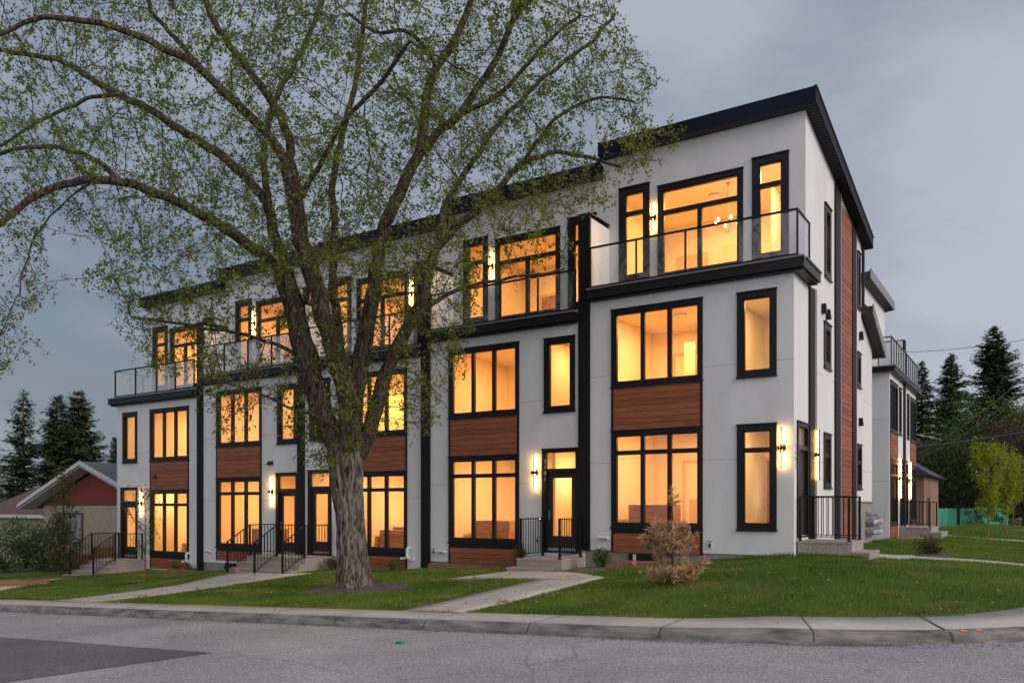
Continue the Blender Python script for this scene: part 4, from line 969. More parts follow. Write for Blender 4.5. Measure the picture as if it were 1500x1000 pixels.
def tubes(name, segs, mat, parent=None, k=5, smooth=True, **props):
    """segs: list of (points array, radii) joined in one mesh"""
    V = []; F = []; off = 0
    for P, r in segs:
        P = np.asarray(P, float); n = len(P); T_ = np.gradient(P, axis=0); T_ /= (np.linalg.norm(T_, axis=1, keepdims=True) + 1e-9)
        ref = np.array([0.3, 0.9, 0.2]); X = np.cross(T_, ref); X /= (np.linalg.norm(X, axis=1, keepdims=True) + 1e-9); Y = np.cross(T_, X)
        a = np.arange(k) * 2 * math.pi / k
        ring = P[:, None, :] + (X[:, None, :] * np.cos(a)[None, :, None] + Y[:, None, :] * np.sin(a)[None, :, None]) * np.asarray(r, float)[:, None, None]
        V.append(ring.reshape(-1, 3)); i, j = np.meshgrid(np.arange(n - 1), np.arange(k), indexing='ij'); j2 = (j + 1) % k
        F.append(np.stack([off + i * k + j, off + i * k + j2, off + (i + 1) * k + j2, off + (i + 1) * k + j], -1).reshape(-1, 4)); off += n * k
    return npmesh(name, np.concatenate(V), np.concatenate(F), mat, parent, smooth=smooth, **props)

def bark_material(name, c1, c2, sc=1.0):
    m = pmat(name, c1, 0.95, spec=0.15); t = m.node_tree; b = t.nodes['Principled BSDF']; l = t.links.new
    tc = N(t, 'ShaderNodeTexCoord'); mp = N(t, 'ShaderNodeMapping'); mp.inputs['Scale'].default_value = (14 * sc, 14 * sc, 2.2 * sc)
    nz = N(t, 'ShaderNodeTexNoise'); nz.inputs['Scale'].default_value = 1.6; nz.inputs['Detail'].default_value = 8; nz.inputs['Roughness'].default_value = .65; nz.inputs['Distortion'].default_value = .6
    rp = N(t, 'ShaderNodeValToRGB'); rp.color_ramp.elements[0].position = .42; rp.color_ramp.elements[0].color = (*c1, 1); rp.color_ramp.elements[1].position = .60; rp.color_ramp.elements[1].color = (*c2, 1)
    bp = N(t, 'ShaderNodeBump'); bp.inputs['Strength'].default_value = 1.0; bp.inputs['Distance'].default_value = .03
    l(tc.outputs['Object'], mp.inputs['Vector']); l(mp.outputs['Vector'], nz.inputs['Vector']); l(nz.outputs['Fac'], rp.inputs['Fac']); l(rp.outputs['Color'], b.inputs['Base Color']); l(nz.outputs['Fac'], bp.inputs['Height']); l(bp.outputs['Normal'], b.inputs['Normal'])
    return m
BARK = bark_material('furrowed_bark', (.030, .026, .024), (.235, .21, .195)); BARK2 = bark_material('shaded_limb_bark', (.018, .014, .012), (.115, .094, .080), 1.15); TWIG = pmat('twig_bark', (.045, .035, .028), .9, var=.3, vscale=6); SBARK = pmat('spruce_bark', (.10, .08, .07), .95, var=.3, vscale=5)  # limb bark has the crown's shade put into its colour, darker than the trunk
LEAF = foliage('spring_leaf', (.068, .115, .020), (.180, .225, .038), 0.8)

# ------------------------------------------------------------------ the big street tree
T0 = 18.5
def limb(pts, r0, r1, dt0=0.0, dt1=0.0):
    """pixel trace of a limb seen in the photograph, placed at real depth T0+dt"""
    k = len(pts); P = [W3(px, py, T0 + dt0 + (dt1 - dt0) * (i / (k - 1)) ** 1.0) for i, (px, py) in enumerate(pts)]
    cum = [0]
    for a, b in zip(P, P[1:]): cum.append(cum[-1] + (b - a).length)
    n = max(4, int(cum[-1] / .14)); out = []
    Pa = np.array([tuple(p) for p in P]); c = np.array(cum); s = np.linspace(0, cum[-1], n)
    X = np.stack([np.interp(s, c, Pa[:, i]) for i in range(3)], 1)
    for _ in range(3): X[1:-1] = (X[:-2] + 2 * X[1:-1] + X[2:]) / 4
    f_ = s / cum[-1]; r = r0 + (r1 - r0) * f_ ** .85
    return X, r
mpp = T0 / FPX
LIMBS = [
 ([(506, 668), (490, 640), (478, 626), (462, 572), (450, 526), (439, 489), (429, 443), (415, 400)], 28, 18, 0, -.3),
 ([(415, 402), (405, 382), (368, 363), (340, 340), (299, 317), (258, 294), (207, 274), (170, 264), (115, 264), (69, 276), (28, 304), (0, 327), (-60, 380)], 13, 4, -.3, -2.4),
 ([(170, 264), (161, 248), (124, 225), (78, 214), (28, 216), (-30, 235)], 6, 3, -1.3, -.5),
 ([(415, 402), (391, 294), (363, 262), (322, 225), (276, 198), (221, 161), (175, 138), (138, 120), (101, 92), (60, 83), (-20, 70)], 13, 4, -.3, 1.6),
 ([(175, 138), (129, 143), (92, 161), (46, 184), (0, 215)], 5, 2.5, .8, 0),
 ([(512, 660), (510, 581), (494, 526), (478, 480), (464, 425), (446, 368), (435, 322), (432, 285), (421, 239)], 24, 14, -.15, -.9),
 ([(421, 240), (400, 207), (382, 184), (350, 156), (322, 129), (285, 92), (248, 74), (198, 51), (152, 34), (101, 28), (55, 23), (-20, 60)], 11, 3, -.9, -2.8),
 ([(421, 240), (428, 216), (414, 175), (391, 138), (368, 106), (340, 74), (317, 37), (299, 0), (290, -60)], 10, 5, -.9, .6),
 ([(322, 130), (276, 78), (248, 46), (225, 23), (207, -30)], 6, 3.5, -1.4, -.5),
 ([(515, 668), (519, 590), (531, 512), (542, 457), (549, 416), (561, 331), (579, 299), (598, 253), (616, 221), (621, 184), (625, 138), (639, 97), (662, 69), (676, 37), (690, 5), (700, -60)], 23, 5, .1, .6),
 ([(616, 222), (648, 189), (676, 166), (699, 129), (717, 106), (736, 69), (750, 28), (777, 0), (800, -40)], 10, 4, .3, -1.6),
 ([(676, 166), (713, 149), (745, 128), (775, 90), (815, 50), (850, 20)], 6, 2.5, -.3, -1.2),
 ([(639, 98), (625, 74), (598, 41), (552, 51), (510, 20)], 6, 2.5, .4, -1.3),
 ([(524, 672), (538, 640), (551, 600), (561, 558), (579, 512), (602, 471), (623, 429), (635, 368), (658, 340), (694, 313), (731, 276), (768, 235), (814, 221), (860, 230), (910, 245)], 19, 2.5, .1, .2),
 ([(602, 471), (624, 450), (672, 422), (714, 413), (756, 405), (798, 402), (826, 394)], 6, 2, .35, .5),
 ([(768, 236), (791, 198), (830, 160), (880, 140), (930, 150)], 5, 2, .1, -.8),
 ([(500, 560), (496, 480), (487, 429), (487, 382), (492, 340), (485, 280), (500, 200), (520, 130), (530, 60), (540, -30)], 12, 4, .5, 2.4),
 ([(640, 362), (650, 300), (690, 240), (730, 180), (800, 110), (870, 60), (900, 20)], 8, 3, .3, 1.6),
 ([(392, 296), (385, 230), (400, 150), (440, 80), (470, 10), (480, -40)], 8, 4, .2, 2.6),
 ([(432, 300), (470, 240), (500, 180), (560, 120), (600, 60)], 6, 3, -.9, -3.2),
 ([(450, 528), (410, 505), (360, 490), (300, 480), (240, 470), (190, 465)], 5, 2, -.1, -.6),
 ([(508, 640), (470, 610), (430, 600), (380, 575), (330, 560)], 4, 1.5, -.2, -1.6),
 ([(150, 262), (118, 275), (70, 318), (40, 370), (28, 430)], 2.2, 1.2, -1.3, -2.2),
]
tree = thing('street_tree', 'huge spreading tree with furrowed grey trunk and sparse spring leaves', 'tree', tuple(W3(517, 862, T0)))
TO = Vector(tree.location)
limbs = [limb(p, a * mpp * .66, b * mpp * .8, c, d_) for p, a, b, c, d_ in LIMBS]
rng = np.random.default_rng(7)
# trunk with modelled ridges
tp = [(521, 884, 48), (521, 872, 39), (520, 862, 32), (519, 850, 27.5), (517, 825, 24.5), (515, 790, 22.5), (512, 755, 22), (509, 720, 24), (508, 690, 26), (506, 665, 27), (502, 640, 23), (500, 615, 15)]
Pt = np.array([tuple(W3(a, b, T0)) for a, b, c in tp]); rt_ = np.array([c * mpp * .94 for a, b, c in tp])
zz = Pt[:, 2]; hs = np.linspace(zz[0], zz[-1], 230); K = 150
cxs = np.interp(hs, zz, Pt[:, 0]); cys = np.interp(hs, zz, Pt[:, 1]); rs = np.interp(hs, zz, rt_)
V = []
for i, z in enumerate(hs):
    for j in range(K):
        a = 2 * math.pi * j / K; h_ = z - zz[0]
        q = Vector((math.cos(a) * 5.0, math.sin(a) * 5.0, h_ * 1.15)); w1 = mnoise.noise(q * .35) * 1.5
        rd = mnoise.ridged_multi_fractal(Vector((math.cos(a + w1 * .05) * 4.2, math.sin(a + w1 * .05) * 4.2, h_ * .75)), 1.0, 2.1, 4, 1.0, 2.0, noise_basis='BLENDER')
        r = rs[i] * (1 + .04 * math.sin(3 * a + .6 * h_) + .06 * math.sin(5 * a + 1) * max(0, 1.4 - h_)) + (rd - 1.2) * .045
        V.append((cxs[i] + r * math.cos(a) - TO.x, cys[i] + r * math.sin(a) - TO.y, z - TO.z))
i, j = np.meshgrid(np.arange(len(hs) - 1), np.arange(K), indexing='ij'); j2 = (j + 1) % K
F = np.stack([i * K + j, i * K + j2, (i + 1) * K + j2, (i + 1) * K + j], -1).reshape(-1, 4)
npmesh('trunk', V, F, BARK, tree, smooth=True)
TOa = np.array(tuple(TO))
for li, (X, r) in enumerate(limbs):
    K2 = 26 if r[0] > .2 else (14 if r[0] > .1 else 9)
    X2 = X.copy(); nn = len(X2)
    if r[0] > .14:                                # knobbly outline
        sm = np.array([mnoise.noise(Vector((x_ * 1.5, li * 3.1, 0))) for x_ in np.arange(nn) * .14]); r = r * (1 + .09 * sm)
    wig = np.array([[mnoise.noise(Vector((q * .35, li * 5 + c_ * 17, 3))) for c_ in range(3)] for q in range(nn)]) * .05; wig[0] = 0
    limbs[li] = (X2 + wig, r); tubes('limb', [(X2 + wig - TOa, r)], BARK2, tree, k=K2)

def inside(poly, x, y):
    c = False; n = len(poly); j = n - 1
    for i in range(n):
        (xi, yi), (xj, yj) = poly[i], poly[j]
        if (yi > y) != (yj > y) and x < (xj - xi) * (y - yi) / (yj - yi) + xi: c = not c
        j = i
    return c
CROWN = [(-80, -90), (880, -90), (905, 10), (930, 60), (968, 120), (940, 150), (990, 178), (1003, 205), (945, 235), (905, 262), (880, 300), (800, 330), (735, 352), (705, 400), (690, 470), (680, 540), (650, 600), (610, 640), (575, 600), (540, 650), (480, 690),
         (430, 660), (400, 590), (340, 640), (300, 610), (290, 560), (230, 545), (185, 500), (165, 440), (128, 400), (150, 345), (120, 300), (90, 320), (60, 345), (75, 400), (50, 450), (55, 500), (20, 550), (-80, 540)]
att = []
rnd = random.Random(3)
while len(att) < 9500:
    px = rnd.uniform(-80, 1010); py = rnd.uniform(-90, 690)
    if not inside(CROWN, px, py): continue
    dens = 1.0
    if py > 380: dens = .9
    if py > 560: dens = .8
    if px < 130 and py > 250: dens = .45
    if px < 340 and py < 330: dens = .62
    if 640 < px < 760 and py > 300: dens = .65
    if rnd.random() > dens: continue
    cxp, cyp = 500, 260; e = math.hypot((px - cxp) / 560, (py - cyp) / 420); half = 4.6 * math.sqrt(max(.06, 1 - min(1, e) ** 2)) + .5
    if py > 420: half = 2.0
    t_ = T0 + rnd.uniform(-1, 1) * half - (.4 if px > 700 else 0)
    p = W3(px, py, t_)
    if p.y > -0.75 - (.3 if p.z > 5 else 0) and p.z < 10.0: continue
    if p.y > 1.2: continue
    if p.z < -0.2: continue
    if mnoise.noise(p * .75) + .6 * mnoise.noise(p * 1.7) < rnd.uniform(-.42, .12): continue
    att.append(p)
# space colonisation from the traced limbs
nodes = []; par = []; fixed = []
for X, r in limbs:
    st = 2
    for i in range(3, len(X), st):
        nodes.append(Vector(X[i])); par.append(-1)
nfix = len(nodes)
STEP = .17
alive = att
for it in range(60):
    kdt = kdtree.KDTree(len(nodes))
    for i, p in enumerate(nodes): kdt.insert(p, i)
    kdt.balance()
    pull = {}; keep = []
    for a in alive:
        co, idx, dist = kdt.find(a)
        if dist < .26: continue
        keep.append(a)
        if dist < 3.2 or it < 3:
            v = (a - nodes[idx]) / max(dist, 1e-6)
            if idx in pull: pull[idx] += v
            else: pull[idx] = v.copy()
    alive = keep
    if not pull: break
    added = 0
    for idx, v in pull.items():
        if v.length < .25: continue
        d_ = v.normalized() + Vector((rnd.uniform(-.22, .22), rnd.uniform(-.22, .22), rnd.uniform(-.2, .2)))
        if par[idx] >= 0: d_ += (nodes[idx] - nodes[par[idx]]).normalized() * .55
        d_.normalize(); nodes.append(nodes[idx] + d_ * STEP); par.append(idx); added += 1
    if added == 0 or len(nodes) > 34000: break
NN = len(nodes); child = [[] for _ in range(NN)]
for i in range(nfix, NN): child[par[i]].append(i)
rad = np.zeros(NN)
for i in range(NN - 1, nfix - 1, -1):
    rad[i] = .0042 if not child[i] else (sum(rad[c] ** 2.35 for c in child[i])) ** (1 / 2.35)
rad = np.minimum(rad, .055)
# chains to tubes
segs = []; tips = []
def chain(start, root):
    pts = [nodes[root], nodes[start]]; rr = [min(rad[start] * 1.15, .05), rad[start]]; cur = start
    while child[cur]:
        big = max(child[cur], key=lambda c: rad[c])
        for c in child[cur]:
            if c != big: stack.append((c, cur))
        pts.append(nodes[big]); rr.append(rad[big]); cur = big
    return pts, rr
stack = [(c, i) for i in range(nfix) for c in child[i]]
while stack:
    s_, r_ = stack.pop(); pts, rr = chain(s_, r_); segs.append((np.array([tuple(p) for p in pts]) - TOa, rr))
tubes('branches', segs, BARK2, tree, k=5)
# fine twigs and leaves
Lp = []; Ld = []; tw = []
for i in range(nfix, NN):
    if rad[i] > .016: continue
    p = nodes[i]; base = np.array(tuple(p)) - TOa
    dd = (nodes[i] - nodes[par[i]]).normalized()
    cl = mnoise.noise(p * 1.3 + Vector((9, 3, 1))); ktw = 0 if cl < -.22 else (1 if rnd.random() < .8 + cl else 0) + (1 if cl > .22 else 0)
    if not child[i]: ktw += 1
    for _ in range(ktw):
        v = np.array([rnd.gauss(0, 1), rnd.gauss(0, 1), rnd.gauss(-.1, .8)]); v /= np.linalg.norm(v); v = v * .7 + np.array(tuple(dd)) * .6; v /= np.linalg.norm(v)
        ln = rnd.uniform(.12, .34); q1 = base + v * ln * .5; q2 = q1 + (v + np.array([0, 0, -.35])) * ln * .5
        tw.append((np.array([base, q1, q2]), [.0035, .0028, .002]))
        for q in (q1, q2, q2):
            for _k in range(rnd.choice((2, 3, 3, 4))): Lp.append(q + np.array([rnd.gauss(0, .035) for _ in range(3)]))
tubes('twigs', tw, TWIG, tree, k=3)
Lp = np.array(Lp)
print('tree nodes', NN, 'leaves', len(Lp))
leafmesh('leaves', Lp, .056, LEAF, rng, tree, droop=.55, aspect=1.35)

# ------------------------------------------------------------------ conifers
NEED = foliage('dark_needles', (.034, .062, .040), (.090, .125, .070), .8, trans=.1); NEED2 = foliage('olive_needles', (.05, .070, .028), (.105, .125, .045), .8, trans=.1)
def spruce(label, px, t_, top, base_py, rad_, seed, mat=NEED, sparse=1.0, bare=0.08, group='tall spruces'):
    b = W3(px, 740, t_); zb = (HY - base_py) * t_ / FPX; zt = (HY - top) * t_ / FPX; H = zt - zb
    t = thing('spruce_tree', label, 'spruce tree', (b.x, b.y, zb), 0, group); rg = np.random.default_rng(seed)
    tubes('trunk', [(np.array([[0, 0, 0], [.05, 0, H * .5], [0, 0, H * .98]]), [H * .017, H * .011, .02])], SBARK, t, k=8)
    V = []; F = []; br = []; n = 0; z = H * bare
    while z < H * .985:
        f_ = (z - H * bare) / (H * (1 - bare)); Lr = rad_ * (1 - f_) ** .8 * (1 - .25 * math.exp(-f_ * 10)) * rg.uniform(.75, 1.1) + .15
        nb = int((7 + 4 * (1 - f_)) * sparse) + 1
        for _ in range(nb):
            a = rg.uniform(0, 6.283); L_ = Lr * rg.uniform(.55, 1.15); zz_ = z + rg.uniform(-.15, .15); up = .25 + .5 * f_
            k = max(3, int(L_ / .28)); ts = np.linspace(0, 1, k + 1)[:]
            r_ = ts * L_; dz = -(.28 * (1 - f_)) * r_ + up * .35 * (ts ** 2.2) * L_
            P = np.stack([np.cos(a) * r_, np.sin(a) * r_, zz_ + dz], 1); br.append((P, np.linspace(.04, .012, len(P)) * (H / 14)))
            for p in P[1:]:
                if rg.random() > sparse * 1.05: continue
                fr = np.hypot(p[0], p[1]) / max(L_, .1)
                for _k in range(6):
                    w_ = (0.20 + .42 * (1 - fr)) * min(1, L_ / 1.2); sidea = a + rg.choice([-1, 1]) * rg.uniform(.3, 1.3); l_ = w_ * rg.uniform(.7, 1.4) + .12
                    d_ = np.array([math.cos(sidea), math.sin(sidea), rg.uniform(-.55, .15)]) * l_
                    pr = np.array([-math.sin(sidea), math.cos(sidea), rg.uniform(-.4, .4)]) * l_ * .2
                    q = p + rg.normal(0, .05, 3); V += [q, q + d_ * .5 + pr, q + d_, q + d_ * .5 - pr]; F.append((n, n + 1, n + 2, n + 3)); n += 4
        z += max(.20, .32 * (1 - f_ * .5) * H / 14)
    tubes('branches', br, SBARK, t, k=3); npmesh('needles', V, F, mat, t)
spruce('tall sparse spruce left of the pair, showing its thin trunk', 34, 66, 568, 770, 2.7, 1, sparse=.55, bare=.12)
spruce('blunt topped spruce, left one of the touching pair over the bungalow', 84, 62, 576, 770, 2.7, 2, sparse=.95)
spruce('pointed olive spruce with upswept branches, right one of the touching pair', 114, 66, 571, 770, 3.6, 3, NEED2)
spruce('small spruce peeping out beside the terrace at the left', 169, 80, 638, 770, 1.8, 4)
spruce('narrow spruce nearest the side street pair', 1350, 84, 528, 765, 3.5, 5, sparse=.85, group='tall spruces at the right')
spruce('round shouldered spruce in the middle of the right hand group', 1392, 84, 516, 765, 4.9, 6, sparse=.95, group='tall spruces at the right')
spruce('tallest dark spruce at the right with a sharp spire', 1456, 84, 476, 765, 6.6, 7, sparse=1.15, group='tall spruces at the right')

# ------------------------------------------------------------------ broadleaf trees and shrubs
def blobtree(name, label, cat, pos, blobs, size, n, mat, seed, trunk=None, group=None, droop=.1, bark=TWIG):
    """leaf clusters scattered through several lobes, with limbs reaching into them"""
    t = thing(name, label, cat, pos, 0, group); rg = np.random.default_rng(seed); P = []
    tot = sum(b[3] * b[4] * b[5] for b in blobs); sg = []
    for (x, y, z, rx_, ry_, rz_) in blobs:
        nb = max(20, int(n * rx_ * ry_ * rz_ / tot)); nc = max(5, nb // 26)
        c = rg.normal(size=(nc, 3)); c /= np.linalg.norm(c, axis=1, keepdims=True); c *= (rg.uniform(.35, 1, nc) ** .45)[:, None]
        cc = np.array([x, y, z]) + c * np.array([rx_, ry_, rz_])
        for q in cc:
            s_ = min(rx_, rz_) * rg.uniform(.14, .30); P.append(q + rg.normal(size=(nb // nc, 3)) * s_ * np.array([1, 1, .7]))
            if n > 1000 and rg.random() < .35: base = np.array([0, 0, max(.1, (z - rz_) * .7)]); mid = (base + q) / 2 + rg.normal(0, .1, 3) * rx_; sg.append((np.array([base, mid, q]), [.02 * size * 10, .012 * size * 10, .004 * size * 10]))
    if sg: tubes('branches', sg, bark, t, k=4)
    if trunk: tubes('trunk', trunk, bark, t, k=8)
    leafmesh('crown', np.concatenate(P), size, mat, rg, t, droop=droop, aspect=1.5); return t
DKG = foliage('dark_green_leaf', (.026, .052, .016), (.060, .098, .026), .5, trans=.25); MIDG = foliage('mid_green_leaf', (.045, .10, .018), (.10, .17, .03), .6, trans=.3)
YG = foliage('yellow_green_leaf', (.15, .23, .02), (.29, .36, .04), 1.5, trans=.45); OLV = foliage('olive_leaf', (.05, .065, .02), (.10, .11, .03), 1.2, trans=.3)
REDB = foliage('dull_red_leaf', (.05, .028, .022), (.09, .05, .035), 1.0, trans=.2)
def at(px, t_): b = W3(px, 740, t_); return (b.x, b.y, G(b.x, b.y))
tk = lambda h, r: [(np.array([[0, 0, -.2], [.1, .05, h * .5], [0, 0, h]]), [r, r * .8, r * .5])]
blobtree('broadleaf_tree', 'bright green rounded tree in front of the right hand spruces', 'tree', at(1442, 80), [(0, 0, 7.4, 5.6, 3, 5.0), (4.2, 0, 6.4, 4.2, 3, 4.6), (-3.4, .5, 5.4, 3.6, 2.5, 4.2)], .24, 15000, MIDG, 21, tk(5, .3), 'broadleaf trees beyond the lawn')
blobtree('broadleaf_tree', 'dark leafy tree directly behind the teal fence', 'tree', at(1405, 74), [(0, 0, 4.6, 4.2, 2, 4.2), (-3.0, 0, 4.2, 2.8, 2, 4.0), (3.4, 0, 4.0, 3.6, 2, 3.8)], .2, 12000, DKG, 22, tk(3.5, .25), 'broadleaf trees beyond the lawn')
blobtree('broadleaf_tree', 'dark dense tree behind the yellow green saplings', 'tree', at(1470, 76), [(0, 0, 4.4, 4.4, 2, 4.2), (3.8, 0, 5.2, 4.2, 2, 4.6)], .2, 11000, DKG, 23, tk(3.5, .25), 'broadleaf trees beyond the lawn')
blobtree('broadleaf_tree', 'dull reddish tree low between the spruces at the right', 'tree', at(1378, 78), [(0, 0, 5.6, 3.6, 2.5, 2.0), (-1.5, 0, 3.4, 2.6, 2, 2.4)], .22, 6000, REDB, 24, tk(4, .2), 'broadleaf trees beyond the lawn')
blobtree('broadleaf_tree', 'reddish brown tree at the right frame edge above the cable', 'tree', at(1500, 64), [(0, 0, 7.0, 2.6, 2.5, 2.0), (.5, 0, 4, 3, 2.4, 2.6)], .22, 5000, REDB, 25, tk(4, .2), 'broadleaf trees beyond the lawn')
blobtree('broadleaf_tree', 'low olive tree below the touching spruces at the left', 'tree', at(78, 74), [(0, 0, 4.5, 3.0, 2, 1.9), (-2.5, 0, 3.3, 2.4, 2, 1.9), (2, 0, 3.6, 2, 2, 1.4)], .17, 8000, OLV, 26, tk(3.5, .2), 'small trees behind the bungalow')
blobtree('broadleaf_tree', 'green tree at the left frame edge beside the sparse spruce', 'tree', at(2, 74), [(-1, 0, 5.4, 1.9, 2, 3.6), (.6, 0, 3.4, 1.8, 2, 2.4)], .17, 6500, foliage('fresh_green_leaf', (.05, .09, .015), (.12, .17, .03), 1.2, trans=.35), 27, tk(5, .2), 'small trees behind the bungalow')
blobtree('broadleaf_tree', 'brownish bare tree behind the sparse spruce at the left', 'tree', at(40, 76), [(0, 0, 4.2, 2.2, 2, 2.2)], .15, 3000, REDB, 28, tk(4, .2), 'small trees behind the bungalow')
# young yellow-green trees in the right lawn
def sapling(label, pos, h, w_, seed, mat, group, n=2600, leaf=.065, clear=.33, name='young_tree', up=1.0, trunk_r=.022):
    t = thing(name, label, 'young tree', pos, 0, group); rg = np.random.default_rng(seed); sg = [(np.array([[0, 0, -.1], [.02, .01, h * .4], [0, 0, h * .93]]), [trunk_r, trunk_r * .8, .005])]; P = []
    for _ in range(34):
        z = h * rg.uniform(clear * .9, .82); a = rg.uniform(0, 6.283); f_ = max(0, (z / h - clear) / (1 - clear)); L_ = w_ * (.45 + .5 * math.sin(math.pi * min(1, f_ * 1.25)) - .25 * f_) * rg.uniform(.5, 1.15)
        end = np.array([math.cos(a) * L_, math.sin(a) * L_, z + L_ * up * rg.uniform(.9, 1.7)]); s_ = np.array([0, 0, z]); mid = (s_ + end) / 2 + np.array([math.cos(a), math.sin(a), -.3]) * L_ * .15
        sg.append((np.array([s_, mid, end]), [.008, .006, .003]))
        for _k in range(n // 34): q = rg.uniform(.25, 1.05); p = (1 - q) ** 2 * s_ + 2 * q * (1 - q) * mid + q * q * end; P.append(p + rg.normal(0, .075, 3))
    tubes('branches', sg[1:], TWIG, t, k=3); tubes('trunk', sg[:1], pmat('young_bark', (.20, .09, .05), .8), t, k=6); leafmesh('crown', np.array(P), leaf, mat, rg, t, droop=.3, aspect=1.5); return t
def onlawn(x, y): return (x, y, G(x, y))
sapling('yellow green young tree nearest the viewer in the right lawn', onlawn(3.1, 15.3), 3.85, .62, 31, YG, 'young trees in the side lawn', 3600, clear=.24, up=1.7)
sapling('yellow green young tree just right of and behind the nearest one', onlawn(3.45, 22.5), 4.1, .7, 32, YG, 'young trees in the side lawn', 3000, .08, .22, up=1.7)
sapling('yellow green young tree farthest back in the row', onlawn(3.6, 28.5), 4.2, .72, 33, YG, 'young trees in the side lawn', 3600, .09, .22, up=1.7)
sapling('thin young tree with sparse leaves in front of the leftmost townhouse', onlawn(-18.3, -4.0), 3.1, .75, 34, LEAF, 'thin young trees at the left', 620, .055, .28, trunk_r=.02)
# shrubs
def shrub(label, pos, w_, h, mat, seed, n=1500, leaf=.05, up=1.2, group='shrubs', name='shrub'):
    t = thing(name, label, 'shrub', pos, 0, group); rg = np.random.default_rng(seed); sg = []; P = []
    for _ in range(26):
        a = rg.uniform(0, 6.283); L_ = rg.uniform(.3, 1) * w_; end = np.array([math.cos(a) * L_, math.sin(a) * L_, h * rg.uniform(.45, 1) * (1.1 - .5 * L_ / w_)]); mid = end * np.array([.4, .4, .62])
        sg.append((np.array([[0, 0, 0], mid, end]), [.01, .007, .003]))
        for _k in range(n // 26): q = rg.uniform(.2, 1.05); p = 2 * q * (1 - q) * mid + q * q * end; P.append(p + rg.normal(0, .05 * (.5 + w_), 3))
    P = np.array(P); P[:, 2] = np.maximum(P[:, 2], .02)
    tubes('stems', sg, TWIG, t, k=3); leafmesh('foliage', P, leaf, mat, rg, t, droop=-.2, aspect=1.6); return t
shrub('small round green shrub beside the numbered door steps', onlawn(-4.45, -.75), .33, .62, MIDG, 41, 1300, .045)
shrub('low spiky green shrub in the side lawn bed', onlawn(2.4, 3.6), .5, .5, OLV, 42, 1500, .055)
shrub('little shrub at the foot of the right wall beside the trunk', onlawn(-11.4, -.5), .22, .45, MIDG, 43, 700, .04); shrub('low shrub tucked behind the wide stairs by the trunk', onlawn(-13.7, -.5), .5, .55, OLV, 44, 1300, .05)
shrub('narrow shrub growing against the cladding left of the numbered steps', onlawn(-7.05, -.35), .22, .85, OLV, 45, 800, .045); shrub('tiny weed at the foot of the second pilaster from the left', onlawn(-20.9, -.5), .3, .35, MIDG, 46, 500, .045)
shrub('tiny green shrub below the vent pipe of the leftmost house', onlawn(-21.8, -.5), .25, .5, MIDG, 47, 500, .045)
def tall(label, pos, blobs, size, n, mat, seed): return blobtree('tall_shrub', label, 'shrub', pos, blobs, size, n, mat, seed, None, 'overgrown shrubs in front of the bungalow', -.1)
b_ = W3(92, 740, 31.5); tall('tall feathery olive shrub in front of the bungalow window', (b_.x, b_.y, G(b_.x, b_.y)), [(0, 0, 2.6, .5, .5, 1.5), (.1, 0, 1.2, .65, .5, 1.2), (-.2, 0, 3.5, .32, .4, .9), (.4, 0, .7, .8, .6, .6)], .085, 3000, OLV, 51)
b_ = W3(62, 740, 36); tall('dark green bushy shrub before the bungalow corner', (b_.x, b_.y, G(b_.x, b_.y)), [(0, 0, .9, 1.1, .9, 1.0), (.9, 0, 1.1, .8, .8, 1.1)], .085, 4200, DKG, 52)
b_ = W3(38, 740, 37); tall('loose arching green shrub before the garage', (b_.x, b_.y, G(b_.x, b_.y)), [(0, 0, 1.1, 1.0, .8, 1.1), (-.8, 0, 1.7, .5, .5, .9)], .085, 2600, MIDG, 53)
b_ = W3(6, 740, 36); tall('pale green shrub at the left frame edge', (b_.x, b_.y, G(b_.x, b_.y)), [(0, 0, 1.0, .9, .8, 1.1)], .08, 2200, MIDG, 54)
b_ = W3(1436, 740, 60)
for i, (px_, t_) in enumerate(((1424, 62.5), (1444, 63.5), (1470, 65))): blobtree('distant_shrub', ('dark low shrub against the middle of the teal fence', 'dark low shrub right of the fence middle', 'dark low shrub near the right end of the teal fence')[i], 'shrub', at(px_, t_), [(0, 0, .6, .9, .6, .7)], .12, 500, DKG, 60 + i, None, 'shrubs along the teal fence')
